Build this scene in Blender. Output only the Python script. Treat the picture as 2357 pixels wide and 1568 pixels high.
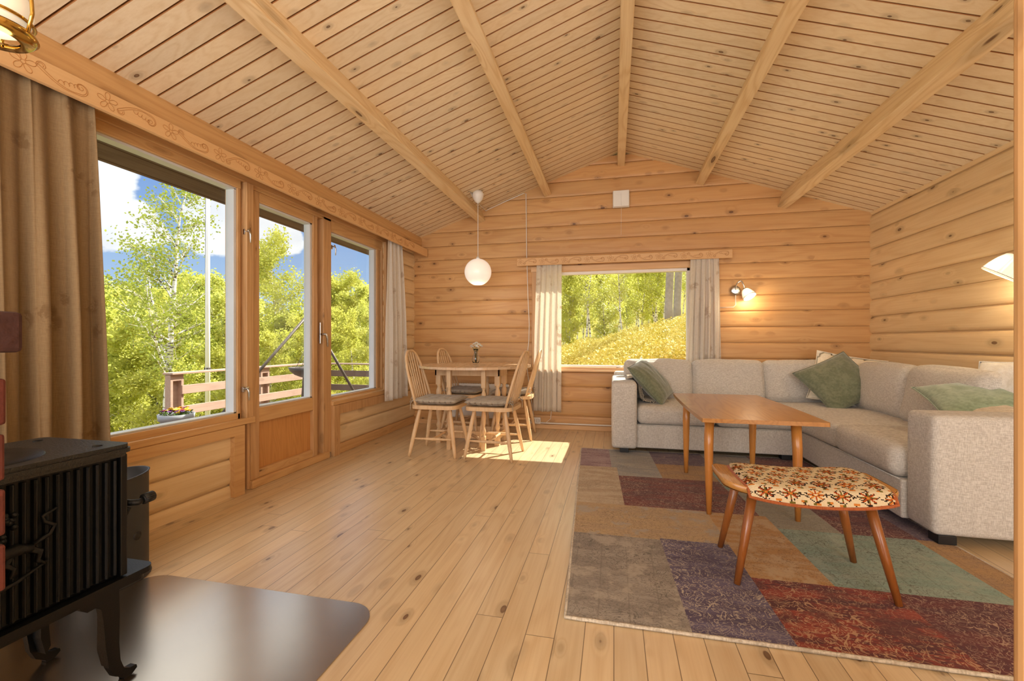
import bpy, bmesh, math, random
from mathutils import Vector, Matrix, noise as mnoise
R = math.radians
rnd = random.Random(7)
for o in list(bpy.data.objects):
    bpy.data.objects.remove(o)
scene = bpy.context.scene
COL = scene.collection

# ------------------------------------------------------------------ camera
FPX = 1020.0
TH = math.atan(234.5 / FPX)
cam_d = bpy.data.cameras.new('camera')
cam_d.sensor_width = 36
cam_d.lens = FPX / 2357 * 36
cam_d.shift_y = 2 / 2357
cam_d.clip_start = 0.02
cam_d.clip_end = 600
cam = bpy.data.objects.new('camera', cam_d)
cam.location = (0, 0, 1.0)
cam.rotation_euler = (R(90), 0, TH)
COL.objects.link(cam)
scene.camera = cam
scene.view_settings.view_transform = 'Standard'
scene.view_settings.look = 'None'
scene.view_settings.gamma = 1
scene.view_settings.exposure = 1.0
scene.view_settings.use_curve_mapping = False
scene.cycles.use_denoising = True
scene.cycles.max_bounces = 8
scene.cycles.diffuse_bounces = 4
scene.cycles.glossy_bounces = 3
scene.cycles.transparent_max_bounces = 10
scene.cycles.transmission_bounces = 4
scene.cycles.caustics_reflective = False
scene.cycles.caustics_refractive = False
scene.cycles.sample_clamp_indirect = 6
scene.cycles.use_adaptive_sampling = True
scene.cycles.adaptive_threshold = 0.04

# ------------------------------------------------------------------ node helpers
class NT:
    def __init__(s, tree):
        s.t = tree
        s.n = tree.nodes
        s.l = tree.links
    def new(s, typ, **kw):
        n = s.n.new(typ)
        for k, v in kw.items():
            setattr(n, k, v)
        return n
    def put(s, sock, val):
        if isinstance(val, bpy.types.NodeSocket):
            s.l.new(val, sock)
        elif val is not None:
            sock.default_value = val
    def math(s, op, a, b=None, c=None, clamp=False):
        n = s.new('ShaderNodeMath', operation=op, use_clamp=clamp)
        s.put(n.inputs[0], a)
        if b is not None: s.put(n.inputs[1], b)
        if c is not None: s.put(n.inputs[2], c)
        return n.outputs[0]
    def vmath(s, op, a, b=None):
        n = s.new('ShaderNodeVectorMath', operation=op)
        s.put(n.inputs[0], a)
        if b is not None: s.put(n.inputs[1], b)
        return n.outputs['Value' if op in ('DOT_PRODUCT', 'LENGTH', 'DISTANCE') else 'Vector']
    def xyz(s, x=0.0, y=0.0, z=0.0):
        n = s.new('ShaderNodeCombineXYZ')
        s.put(n.inputs[0], x); s.put(n.inputs[1], y); s.put(n.inputs[2], z)
        return n.outputs[0]
    def sep(s, v):
        n = s.new('ShaderNodeSeparateXYZ')
        s.put(n.inputs[0], v)
        return n.outputs
    def noise(s, vec, scale=1.0, detail=3.0, rough=0.5, dist=0.0, out=0):
        n = s.new('ShaderNodeTexNoise')
        s.put(n.inputs['Vector'], vec)
        n.inputs['Scale'].default_value = scale
        n.inputs['Detail'].default_value = detail
        n.inputs['Roughness'].default_value = rough
        n.inputs['Distortion'].default_value = dist
        return n.outputs[out]
    def voronoi(s, vec, scale=1.0, feature='F1', rand=1.0):
        n = s.new('ShaderNodeTexVoronoi', feature=feature)
        s.put(n.inputs['Vector'], vec)
        n.inputs['Scale'].default_value = scale
        n.inputs['Randomness'].default_value = rand
        return n.outputs
    def white(s, w, dim='1D'):
        n = s.new('ShaderNodeTexWhiteNoise', noise_dimensions=dim)
        s.put(n.inputs['W' if dim == '1D' else 'Vector'], w)
        return n.outputs
    def map(s, v, a, b, c=0.0, d=1.0, smooth=True):
        n = s.new('ShaderNodeMapRange', interpolation_type='SMOOTHSTEP' if smooth else 'LINEAR')
        s.put(n.inputs[0], v)
        for i, q in enumerate((a, b, c, d)):
            s.put(n.inputs[i + 1], q)
        return n.outputs[0]
    def mix(s, f, a, b, mode='MIX'):
        n = s.new('ShaderNodeMix', data_type='RGBA', blend_type=mode)
        s.put(n.inputs[0], f)
        s.put(n.inputs[6], col4(a)); s.put(n.inputs[7], col4(b))
        return n.outputs[2]
    def bump(s, h, strength=0.3, dist=0.01):
        n = s.new('ShaderNodeBump')
        s.put(n.inputs['Height'], h)
        n.inputs['Strength'].default_value = strength
        n.inputs['Distance'].default_value = dist
        return n.outputs[0]

def col4(c):
    if isinstance(c, (tuple, list)):
        return (c[0], c[1], c[2], 1.0)
    return c

def srgb(r, g, b):
    f = lambda c: (c / 255 / 12.92) if c / 255 <= 0.04045 else ((c / 255 + 0.055) / 1.055) ** 2.4
    return (f(r), f(g), f(b))

def new_mat(name):
    m = bpy.data.materials.new(name)
    m.use_nodes = True
    nt = NT(m.node_tree)
    b = m.node_tree.nodes['Principled BSDF']
    return m, nt, b

def simple(name, color, rough=0.5, metal=0.0, var=0.06, nscale=8.0, spec=0.5, bump=0.0, bscale=60.0):
    m, nt, b = new_mat(name)
    tc = nt.new('ShaderNodeTexCoord').outputs['Object']
    n = nt.noise(tc, nscale, 3)
    c = nt.mix(n, tuple(x * (1 - var) for x in color), tuple(min(1, x * (1 + var)) for x in color))
    nt.put(b.inputs['Base Color'], c)
    b.inputs['Roughness'].default_value = rough
    b.inputs['Metallic'].default_value = metal
    b.inputs['Specular IOR Level'].default_value = spec
    if bump:
        nt.put(b.inputs['Normal'], nt.bump(nt.noise(tc, bscale, 3), bump, 0.004))
    return m

def wood(name, light, dark, grain='Y', across='X', pitch=None, off=0.0, rough=0.5, knot=0.5, seam=0.0,
         ends=0.0, knot_col=(0.10, 0.035, 0.012), lines=0.5, var=0.12, spec=0.4, bump=0.15, kscale=(3.2, 7.0),
         ring=34.0, stain=None, coat=0.0, ksz=1.0):
    m, nt, b = new_mat(name)
    tc = nt.new('ShaderNodeTexCoord').outputs['Object']
    s = nt.sep(tc)
    ax = {'X': s[0], 'Y': s[1], 'Z': s[2]}
    third = [a for a in 'XYZ' if a not in (grain, across)][0]
    u, v, w = ax[grain], ax[across], ax[third]
    if pitch:
        q = nt.math('DIVIDE', nt.math('ADD', v, off), pitch)
        idx = nt.math('FLOOR', q)
        fr = nt.math('FRACT', q)
        rv = nt.white(nt.math('ADD', idx, 3.7))[0]
        rv2 = nt.white(nt.math('ADD', idx, 91.3))[0]
        if ends:
            eu = nt.math('DIVIDE', nt.math('ADD', u, nt.math('MULTIPLY', rv2, 9.0)), ends)
            eidx = nt.math('FLOOR', eu)
            efr = nt.math('FRACT', eu)
            rv = nt.white(nt.math('ADD', nt.math('MULTIPLY', eidx, 7.13), nt.math('MULTIPLY', idx, 1.77)))[0]
        u2 = nt.math('ADD', u, nt.math('MULTIPLY', rv, 31.0))
    else:
        rv, u2 = 0.5, u
    rz = nt.math('MULTIPLY', rv, 17.0)
    # knots
    kv = nt.xyz(nt.math('MULTIPLY', u2, kscale[0]), nt.math('MULTIPLY', v, kscale[1]), nt.math('ADD', nt.math('MULTIPLY', w, kscale[1] * 0.5), rz))
    vo = nt.voronoi(kv, 1.0)
    kd = nt.math('DIVIDE', vo['Distance'], ksz)
    crand = nt.sep(vo['Color'])
    gate = nt.math('GREATER_THAN', crand[0], 1.0 - knot)
    size = nt.math('ADD', nt.math('MULTIPLY', crand[1], 0.09), 0.05)
    # grain field, pushed aside round each knot
    push = nt.math('MULTIPLY', nt.math('EXPONENT', nt.math('MULTIPLY', nt.math('MULTIPLY', kd, kd), -22.0)), gate)
    low = nt.noise(nt.xyz(nt.math('MULTIPLY', u2, 0.55), nt.math('MULTIPLY', v, 5.0), nt.math('ADD', nt.math('MULTIPLY', w, 5.0), rz)), 1.0, 2.0, 0.45)
    field = nt.math('ADD', nt.math('MULTIPLY', low, ring), nt.math('MULTIPLY', push, 5.0))
    rings = nt.math('ADD', nt.math('MULTIPLY', nt.math('SINE', nt.math('MULTIPLY', field, 3.0)), 0.5), 0.5)
    rings = nt.math('POWER', rings, 2.2)
    fine = nt.noise(nt.xyz(nt.math('MULTIPLY', u2, 3.0), nt.math('MULTIPLY', v, 95.0), nt.math('ADD', nt.math('MULTIPLY', w, 95.0), rz)), 1.0, 3.0, 0.6)
    f = nt.math('ADD', nt.math('MULTIPLY', rings, lines), nt.math('MULTIPLY', nt.map(fine, 0.35, 0.75), 0.35), clamp=True)
    c = nt.mix(f, light, dark)
    if pitch and var:
        c = nt.mix(1.0, c, nt.mix(rv, tuple([1 - var] * 3), (1 + var * 0.25, 1.0, 1 - var * 0.35)), 'MULTIPLY')
    big = nt.noise(tc, 0.9, 2)
    c = nt.mix(nt.map(big, 0.3, 0.7, 0.0, 0.35), c, tuple(x * k for x, k in zip(dark, (1.15, 1.12, 1.05))))
    # knot colours: dark rim, lighter heart, soft halo
    halo = nt.math('MULTIPLY', nt.map(kd, size, nt.math('MULTIPLY', size, 3.2), 0.5, 0.0), gate)
    c = nt.mix(halo, c, tuple(x * 0.55 for x in dark))
    core = nt.math('MULTIPLY', nt.map(kd, nt.math('MULTIPLY', size, 0.75), size, 1.0, 0.0), gate)
    heart = nt.map(kd, 0.0, nt.math('MULTIPLY', size, 0.8), 0.35, 0.0)
    kc = nt.mix(heart, knot_col, tuple(x * 0.6 for x in dark))
    c = nt.mix(nt.math('MULTIPLY', core, 0.85), c, kc)
    if stain:
        c = nt.mix(nt.map(nt.noise(tc, 2.3, 4), 0.55, 0.75, 0.0, 0.5), c, stain)
    h = nt.math('MULTIPLY', fine, -0.3)
    if pitch and seam:
        d = nt.math('MINIMUM', fr, nt.math('SUBTRACT', 1.0, fr))
        sm = nt.map(d, seam * 0.35, seam, 1.0, 0.0)
        if ends:
            ed = nt.math('MULTIPLY', nt.math('MINIMUM', efr, nt.math('SUBTRACT', 1.0, efr)), ends / pitch)
            sm = nt.math('MAXIMUM', sm, nt.map(ed, seam * 0.35, seam, 1.0, 0.0))
        c = nt.mix(nt.math('MULTIPLY', sm, 0.8), c, (0.07, 0.028, 0.010))
        h = nt.math('SUBTRACT', h, nt.math('MULTIPLY', sm, 1.5))
    nt.put(b.inputs['Base Color'], c)
    nt.put(b.inputs['Roughness'], nt.map(fine, 0.2, 0.8, rough * 0.85, rough * 1.2))
    b.inputs['Specular IOR Level'].default_value = spec
    if coat:
        b.inputs['Coat Weight'].default_value = coat
        b.inputs['Coat Roughness'].default_value = 0.3
    nt.put(b.inputs['Normal'], nt.bump(h, bump, 0.003))
    return m

def fabric(name, c1, c2, rough=0.9, scale=260.0, bump=0.35, sheen=0.15, transl=0.0, pattern=None):
    m, nt, b = new_mat(name)
    tc = nt.new('ShaderNodeTexCoord').outputs['Object']
    s = nt.sep(tc)
    h = nt.math('ADD', s[0], s[1])
    a = nt.noise(nt.xyz(nt.math('MULTIPLY', s[0], scale * 0.12), nt.math('MULTIPLY', s[1], scale * 0.12), nt.math('MULTIPLY', s[2], scale)), 1.0, 2)
    d = nt.noise(nt.xyz(nt.math('MULTIPLY', s[0], scale), nt.math('MULTIPLY', s[1], scale), nt.math('MULTIPLY', s[2], scale * 0.12)), 1.0, 2)
    f = nt.map(nt.math('ADD', a, d), 0.75, 1.25)
    c = nt.mix(f, c1, c2)
    if pattern:
        n2 = nt.noise(tc, 26.0, 3, 0.6)
        vo = nt.voronoi(nt.xyz(nt.math('MULTIPLY', h, 0.6), 0.0, nt.math('MULTIPLY', s[2], 0.5)), 14.0)
        blot = nt.math('MULTIPLY', nt.map(vo['Distance'], 0.18, 0.34, 1.0, 0.0), nt.map(n2, 0.46, 0.54))
        c = nt.mix(nt.math('MULTIPLY', blot, 0.6), c, pattern)
    nt.put(b.inputs['Base Color'], c)
    b.inputs['Roughness'].default_value = rough
    b.inputs['Specular IOR Level'].default_value = 0.2
    b.inputs['Sheen Weight'].default_value = sheen
    nt.put(b.inputs['Normal'], nt.bump(f, bump, 0.0015))
    if transl:
        tr = nt.new('ShaderNodeBsdfTranslucent')
        nt.put(tr.inputs[0], c)
        mx = nt.new('ShaderNodeMixShader')
        mx.inputs[0].default_value = transl
        nt.l.new(b.outputs[0], mx.inputs[1]); nt.l.new(tr.outputs[0], mx.inputs[2])
        nt.l.new(mx.outputs[0], nt.n['Material Output'].inputs[0])
    return m

def emis(name, color, strength, base=(0.9, 0.85, 0.75), rough=0.4):
    m, nt, b = new_mat(name)
    tc = nt.new('ShaderNodeTexCoord').outputs['Object']
    n = nt.noise(tc, 5.0, 1)
    nt.put(b.inputs['Base Color'], nt.mix(n, base, tuple(x * 0.97 for x in base)))
    b.inputs['Roughness'].default_value = rough
    b.inputs['Emission Color'].default_value = (*color, 1)
    b.inputs['Emission Strength'].default_value = strength
    return m

def glass_pane(name, tint=(0.97, 0.985, 0.98)):
    m, nt, b = new_mat(name)
    nt.n.remove(b)
    tr = nt.new('ShaderNodeBsdfTransparent'); tr.inputs[0].default_value = (*tint, 1)
    gl = nt.new('ShaderNodeBsdfGlossy'); gl.inputs['Roughness'].default_value = 0.02
    fr = nt.new('ShaderNodeFresnel'); fr.inputs[0].default_value = 1.35
    dirt = nt.noise(nt.new('ShaderNodeTexCoord').outputs['Object'], 3.0, 4)
    mx = nt.new('ShaderNodeMixShader')
    nt.put(mx.inputs[0], nt.math('MULTIPLY', fr.outputs[0], nt.map(dirt, 0.2, 0.8, 0.07, 0.12)))
    nt.l.new(tr.outputs[0], mx.inputs[1]); nt.l.new(gl.outputs[0], mx.inputs[2])
    nt.l.new(mx.outputs[0], nt.n['Material Output'].inputs[0])
    return m

# ------------------------------------------------------------------ sky, sun, fill lights
world = bpy.data.worlds.new('sky')
scene.world = world
world.use_nodes = True
wn = NT(world.node_tree)
bg = world.node_tree.nodes['Background']
wtc = wn.new('ShaderNodeTexCoord').outputs['Generated']
wz = wn.sep(wtc)
elev = wn.map(wz[2], 0.0, 0.50, 0.0, 1.0, smooth=False)
skyc = wn.mix(wn.math('POWER', elev, 0.75), srgb(206, 230, 250), srgb(56, 124, 214))
cn = wn.noise(wn.vmath('MULTIPLY', wtc, (1.0, 1.0, 1.7)), 4.2, 7, 0.55)
def blob(d, r0, r1):
    d = Vector(d).normalized()
    dd = wn.vmath('DISTANCE', wtc, tuple(d))
    return wn.map(dd, r0, r1, 1.0, 0.0)
# cumulus banks seen through the left hand windows plus unseen cover added overhead to whiten the daylight
b1 = blob((-1.12, 0.765, 0.335), 0.02, 0.09)
b2 = blob((-0.872, 0.827, 0.278), 0.02, 0.115)
b3 = blob((-0.745, 0.857, 0.255), 0.02, 0.085)
b5 = blob((-1.08, 0.78, 0.27), 0.02, 0.10)
b4 = wn.map(wz[2], 0.37, 0.50, 0.0, 1.3)
bb = wn.math('MAXIMUM', wn.math('MAXIMUM', wn.math('MAXIMUM', b1, b5), b2), wn.math('MAXIMUM', b3, b4))
cl = wn.map(wn.math('ADD', wn.math('MULTIPLY', bb, 0.75), wn.math('MULTIPLY', wn.math('SUBTRACT', cn, 0.5), 2.0)), 0.40, 0.52)
shade = wn.map(wn.noise(wtc, 7.0, 5), 0.35, 0.65, 0.0, 1.0)
cloudc = wn.mix(shade, (0.86, 0.88, 0.95), (1.12, 1.12, 1.12))
wn.put(bg.inputs[0], wn.mix(1.0, wn.mix(cl, skyc, cloudc), wn.mix(wn.map(wz[2], 0.37, 0.55), (1.0, 1.0, 1.0), (2.5, 2.4, 2.2)), 'MULTIPLY'))  # sky above the visible part brightened to add daylight indoors
bg.inputs[1].default_value = 0.52

def add_sun(direction, energy, color, angle=0.6):
    l = bpy.data.lights.new('sun', 'SUN')
    l.energy = energy; l.color = color; l.angle = R(angle)
    o = bpy.data.objects.new('sun', l)
    o.rotation_euler = Vector(direction).to_track_quat('-Z', 'Y').to_euler()
    o.location = (6, 8, 9)
    COL.objects.link(o)
add_sun((-0.644, -0.853, -1.0), 6.5, (1.0, 0.93, 0.80))

def area(name, loc, target, sx, sy, power, color):
    l = bpy.data.lights.new(name, 'AREA')
    l.shape = 'RECTANGLE'; l.size = sx; l.size_y = sy; l.energy = power; l.color = color
    o = bpy.data.objects.new(name, l)
    o.location = loc
    o.rotation_euler = (Vector(target) - Vector(loc)).to_track_quat('-Z', 'Y').to_euler()
    COL.objects.link(o)
# added fill lights out of view behind the camera, brightening the room
area('rear_fill', (0.6, -2.0, 1.35), (0.5, 2.5, 2.3), 4.2, 2.0, 88, (0.95, 0.97, 0.97))
area('rear_side_fill', (-2.2, -1.0, 1.5), (1.5, 2.5, 1.4), 2.4, 1.6, 34, (0.95, 0.97, 0.97))
def point(name, loc, power, color, size=0.05):
    l = bpy.data.lights.new(name, 'POINT')
    l.energy = power; l.color = color; l.shadow_soft_size = size
    o = bpy.data.objects.new(name, l); o.location = loc
    COL.objects.link(o)

# ------------------------------------------------------------------ mesh builder
class MB:
    def __init__(s):
        s.v = []; s.f = []; s.sm = []; s.mi = []
    def add(s, vs, fs, smooth=False, mi=0):
        o = len(s.v)
        s.v.extend([tuple(q) for q in vs])
        for f in fs:
            s.f.append(tuple(i + o for i in f)); s.sm.append(smooth); s.mi.append(mi)
        return s
    def box(s, x0, x1, y0, y1, z0, z1, mat=None, mi=0):
        vs = [(x, y, z) for x in (x0, x1) for y in (y0, y1) for z in (z0, z1)]
        if mat is not None: vs = [mat @ Vector(q) for q in vs]
        return s.add(vs, [(0, 1, 3, 2), (4, 6, 7, 5), (0, 4, 5, 1), (2, 3, 7, 6), (0, 2, 6, 4), (1, 5, 7, 3)], False, mi)
    def grid(s, fn, nu, nv, smooth=True, closeu=False, mi=0, flip=False):
        vs = [fn(i / (nu if closeu else nu), j / nv) for i in range(nu if closeu else nu + 1) for j in range(nv + 1)]
        fs = []
        n1 = nu if closeu else nu + 1
        for i in range(nu):
            for j in range(nv):
                a = i * (nv + 1) + j; b = ((i + 1) % n1) * (nv + 1) + j
                fs.append((a, b, b + 1, a + 1) if not flip else (a, a + 1, b + 1, b))
        return s.add(vs, fs, smooth, mi)
    def tube(s, pts, rad, n=8, cap=True, smooth=True, mi=0, flat=None, closed=False):
        pts = [Vector(p) for p in pts]
        m = len(pts)
        if not hasattr(rad, '__len__'): rad = [rad] * m
        prev = None
        vs = []
        for i, p in enumerate(pts):
            if closed: t = (pts[(i + 1) % m] - pts[i - 1]).normalized()
            elif i == 0: t = (pts[1] - p).normalized()
            elif i == m - 1: t = (p - pts[i - 1]).normalized()
            else: t = (pts[i + 1] - pts[i - 1]).normalized()
            if prev is None:
                a = Vector((0, 0, 1)) if abs(t.z) < 0.9 else Vector((1, 0, 0))
                nrm = t.cross(a).normalized()
            else:
                nrm = (prev - t * prev.dot(t)).normalized()
            prev = nrm
            bn = t.cross(nrm)
            for k in range(n):
                an = 2 * math.pi * k / n
                vs.append(p + (nrm * math.cos(an) + bn * math.sin(an) * (flat or 1.0)) * rad[i])
        fs = []
        for i in range(m if closed else m - 1):
            for k in range(n):
                k2 = (k + 1) % n; i2 = (i + 1) % m
                fs.append((i * n + k, i * n + k2, i2 * n + k2, i2 * n + k))
        if cap and not closed:
            fs.append(tuple(reversed(range(n))))
            fs.append(tuple((m - 1) * n + k for k in range(n)))
        return s.add(vs, fs, smooth, mi)
    def lathe(s, prof, n=24, mat=None, smooth=True, mi=0, cap0=False, cap1=False):
        vs = []
        for r, z in prof:
            for k in range(n):
                a = 2 * math.pi * k / n
                q = Vector((r * math.cos(a), r * math.sin(a), z))
                vs.append(mat @ q if mat is not None else q)
        fs = []
        for i in range(len(prof) - 1):
            for k in range(n):
                k2 = (k + 1) % n
                fs.append((i * n + k, i * n + k2, (i + 1) * n + k2, (i + 1) * n + k))
        if cap0: fs.append(tuple(reversed(range(n))))
        if cap1: fs.append(tuple((len(prof) - 1) * n + k for k in range(n)))
        return s.add(vs, fs, smooth, mi)
    def prism(s, poly, fn, d0, d1, smooth=False, mi=0):
        """extrude a 2-D polygon between d0 and d1; fn(a, b, d) -> xyz"""
        n = len(poly)
        vs = [fn(a, b, d0) for a, b in poly] + [fn(a, b, d1) for a, b in poly]
        fs = [(i, (i + 1) % n, n + (i + 1) % n, n + i) for i in range(n)]
        s.add(vs, fs, smooth, mi)
        return s.add(vs, [tuple(reversed(range(n))), tuple(range(n, 2 * n))], False, mi)
    def build(s, name, mats, parent=None, bevel=0.0, seg=2, sub=0, kind=None, solid=0.0, fix=True):
        me = bpy.data.meshes.new(name)
        me.from_pydata(s.v, [], s.f)
        me.polygons.foreach_set('use_smooth', s.sm)
        if not isinstance(mats, (list, tuple)): mats = [mats]
        for m in mats: me.materials.append(m)
        if len(mats) > 1: me.polygons.foreach_set('material_index', s.mi)
        if fix:
            bm = bmesh.new(); bm.from_mesh(me)
            bmesh.ops.recalc_face_normals(bm, faces=bm.faces)
            bm.to_mesh(me); bm.free()
        me.update()
        o = bpy.data.objects.new(name, me)
        COL.objects.link(o)
        if parent: o.parent = parent
        if solid:
            md = o.modifiers.new('solid', 'SOLIDIFY'); md.thickness = solid; md.offset = 0
        if bevel:
            md = o.modifiers.new('bevel', 'BEVEL'); md.width = bevel; md.segments = seg
            md.limit_method = 'ANGLE'; md.angle_limit = R(40); md.harden_normals = False
        if sub:
            md = o.modifiers.new('sub', 'SUBSURF'); md.levels = sub; md.render_levels = sub
        if kind: o['kind'] = kind
        return o

def tag(o, label, cat, group=None, kind=None):
    o['label'] = label; o['category'] = cat
    if group: o['group'] = group
    if kind: o['kind'] = kind
    return o

def empty(name, loc=(0, 0, 0), rz=0.0, kind=None):
    o = bpy.data.objects.new(name, None)
    o.location = loc; o.rotation_euler = (0, 0, rz); o.empty_display_size = 0.1
    COL.objects.link(o)
    if kind: o['kind'] = kind
    return o

def copy_tree(o, parent=None):
    kids = [c for c in bpy.data.objects if c.parent == o]
    c = o.copy(); COL.objects.link(c); c.parent = parent
    for k in kids: copy_tree(k, c)
    return c

# ------------------------------------------------------------------ materials
PL, PD = srgb(222, 176, 122), srgb(190, 132, 76)
M = {}
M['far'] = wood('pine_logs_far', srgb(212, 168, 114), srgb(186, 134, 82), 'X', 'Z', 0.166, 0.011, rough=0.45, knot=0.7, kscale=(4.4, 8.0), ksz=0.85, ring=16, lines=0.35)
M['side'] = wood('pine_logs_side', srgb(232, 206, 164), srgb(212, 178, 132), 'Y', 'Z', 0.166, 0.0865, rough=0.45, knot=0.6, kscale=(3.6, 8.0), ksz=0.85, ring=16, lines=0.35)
M['ceil'] = wood('pine_ceiling_boards', srgb(244, 228, 200), srgb(226, 202, 164), 'X', 'Y', 0.1015, 0.0, rough=0.5, knot=0.85, kscale=(6.0, 9.85), ring=26, lines=0.4, ksz=0.9)
M['floor'] = wood('pine_floor_boards', srgb(222, 199, 162), srgb(199, 168, 126), 'Y', 'X', 0.098, 0.0, rough=0.34, knot=0.62, seam=0.02, ends=2.6, kscale=(4.6, 10.2), ring=20, lines=0.4, spec=0.6, bump=0.1, coat=0.6)
M['groove_shade'] = simple('painted_groove_shade', srgb(158, 104, 56), 0.7)  # varnish brown that paints shade into the ceiling grooves
M['beam'] = wood('pine_beam', srgb(238, 214, 174), srgb(216, 182, 134), 'Y', 'X', rough=0.5, knot=0.35, kscale=(1.6, 9.0), ring=30, lines=0.6)
M['frameZ'] = wood('pine_frame_upright', srgb(204, 160, 112), srgb(174, 128, 80), 'Z', 'Y', rough=0.4, knot=0.5, kscale=(4.0, 14.0), ring=24, lines=0.4, ksz=0.8)
M['frameY'] = wood('pine_frame_long', srgb(212, 168, 114), srgb(186, 138, 86), 'Y', 'Z', rough=0.4, knot=0.4, kscale=(3.0, 12.0), ring=24, lines=0.4)
M['frameX'] = wood('pine_frame_cross', srgb(224, 184, 136), srgb(200, 152, 104), 'X', 'Z', rough=0.4, knot=0.3, kscale=(3.0, 12.0), ring=24, lines=0.4)
M['ply'] = wood('ply_panel', srgb(205, 146, 84), srgb(178, 118, 60), 'Z', 'Y', rough=0.4, knot=0.0, ring=60, lines=0.35)
M['val'] = wood('carved_valance', srgb(218, 176, 126), srgb(206, 160, 110), 'Y', 'Z', rough=0.45, knot=0.0, ring=12, lines=0.25)
M['valX'] = wood('carved_valance_far', srgb(218, 176, 126), srgb(206, 160, 110), 'X', 'Z', rough=0.45, knot=0.0, ring=12, lines=0.25)
M['carve'] = simple('carved_line', srgb(176, 120, 64), 0.6)
M['chair'] = wood('whitewashed_birch', srgb(222, 188, 146), srgb(196, 156, 112), 'Z', 'X', rough=0.42, knot=0.0, ring=20, lines=0.3)
M['tabletop'] = wood('whitewashed_tabletop', srgb(220, 190, 156), srgb(200, 164, 126), 'Y', 'X', 0.09, 0.0, rough=0.25, knot=0.2, seam=0.012, ring=18, lines=0.3, spec=0.5)
M['teak'] = wood('teak', srgb(190, 134, 70), srgb(158, 102, 46), 'Y', 'X', rough=0.22, knot=0.0, ring=40, lines=0.45, spec=0.6, coat=0.3)
M['leg'] = wood('golden_beech', srgb(204, 138, 66), srgb(176, 108, 44), 'Z', 'X', rough=0.28, knot=0.0, ring=16, lines=0.25, spec=0.55, coat=0.2)
M['stoolleg'] = wood('dark_beech', srgb(158, 94, 42), srgb(124, 68, 26), 'Z', 'X', rough=0.3, knot=0.0, ring=16, lines=0.3, spec=0.55, coat=0.2)
M['stoolwood'] = wood('beech_frame', srgb(196, 142, 76), srgb(168, 112, 52), 'Y', 'X', rough=0.28, knot=0.0, ring=16, lines=0.25, spec=0.55, coat=0.2)
M['white'] = simple('white_paint', srgb(232, 228, 222), 0.4)
M['alu'] = simple('painted_aluminium', srgb(205, 205, 205), 0.35)
M['steel'] = simple('brushed_steel', srgb(200, 198, 194), 0.25, 1.0)
M['brass'] = simple('polished_brass', srgb(206, 170, 92), 0.14, 1.0)
M['bronze'] = simple('bronze_arm', srgb(120, 84, 48), 0.35, 0.8)
M['iron'] = simple('cast_iron', srgb(13, 15, 18), 0.45, 0.0, bump=0.2, bscale=220, spec=0.35)
M['iron2'] = simple('textured_iron_top', srgb(30, 31, 33), 0.42, 0.0, bump=0.9, bscale=150, spec=0.6)
M['steeldark'] = simple('dark_painted_steel', srgb(58, 59, 61), 0.5, 0.2)
M['black'] = simple('black_plastic', srgb(24, 24, 26), 0.45)
M['hearth'] = simple('black_hearth_plate', (0.48, 0.43, 0.37), 0.26, 1.0, spec=0.7, var=0.05)
M['sofa'] = fabric('grey_melange_upholstery', srgb(182, 174, 164), srgb(216, 210, 201), scale=420)
M['green'] = fabric('green_velvet', srgb(106, 112, 88), srgb(126, 131, 106), scale=60, bump=0.1, sheen=0.5)
M['green2'] = fabric('soft_green_velvet', srgb(126, 142, 112), srgb(150, 164, 134), scale=60, bump=0.1, sheen=0.5)
M['cream'] = fabric('cream_linen', srgb(232, 220, 196), srgb(246, 236, 216), scale=300)
M['beige'] = fabric('beige_linen', srgb(190, 174, 150), srgb(212, 198, 176), scale=200)
M['whitelinen'] = fabric('white_linen', srgb(232, 226, 216), srgb(246, 242, 234), scale=300)
M['throw'] = fabric('light_grey_knit', srgb(176, 160, 138), srgb(214, 200, 178), scale=130, bump=0.9)
M['seatpad'] = fabric('taupe_cotton', srgb(160, 147, 128), srgb(180, 167, 148), scale=160, bump=0.15)
M['curt'] = fabric('beige_curtain', srgb(150, 122, 88), srgb(160, 132, 96), scale=300, bump=0.05, transl=0.22, pattern=srgb(122, 92, 60))
M['curtw'] = fabric('pale_curtain', srgb(240, 232, 220), srgb(246, 240, 230), scale=300, bump=0.05, transl=0.5, pattern=srgb(204, 186, 164))
M['pane'] = glass_pane('window_glass')
M['brick'] = simple('red_brick', srgb(88, 34, 18), 0.85, bump=1.0, bscale=50, var=0.35, nscale=30)
M['brickdark'] = simple('dark_brick', srgb(58, 28, 20), 0.85, bump=1.0, bscale=50, var=0.4, nscale=30)
M['mortar'] = simple('mortar', srgb(150, 130, 110), 0.95, bump=0.5)
M['globe'] = emis('opal_globe', (1.0, 0.90, 0.78), 0.22, base=srgb(244, 232, 214), rough=0.25)
M['opal'] = emis('lit_opal_glass', (1.0, 0.88, 0.68), 0.16, base=srgb(240, 226, 200), rough=0.3)
M['shade'] = emis('pleated_shade', (1.0, 0.86, 0.62), 0.28, base=srgb(246, 232, 206), rough=0.8)
M['bulb'] = emis('bulb', (1.0, 0.92, 0.76), 6.0)
M['deckwood'] = wood('weathered_rail', srgb(176, 148, 132), srgb(146, 118, 104), 'Y', 'Z', rough=0.8, knot=0.3, ring=20, lines=0.3)
M['deckdark'] = wood('dark_stained_wood', srgb(118, 100, 88), srgb(92, 76, 66), 'Y', 'X', rough=0.7, knot=0.0, ring=20, lines=0.3)
M['eave'] = wood('dark_eave_boards', srgb(128, 110, 92), srgb(100, 84, 70), 'Y', 'X', 0.12, 0.0, rough=0.8, knot=0.0, seam=0.05, ring=12, lines=0.3)
M['pole'] = simple('white_fibreglass', srgb(236, 234, 240), 0.3)
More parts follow.
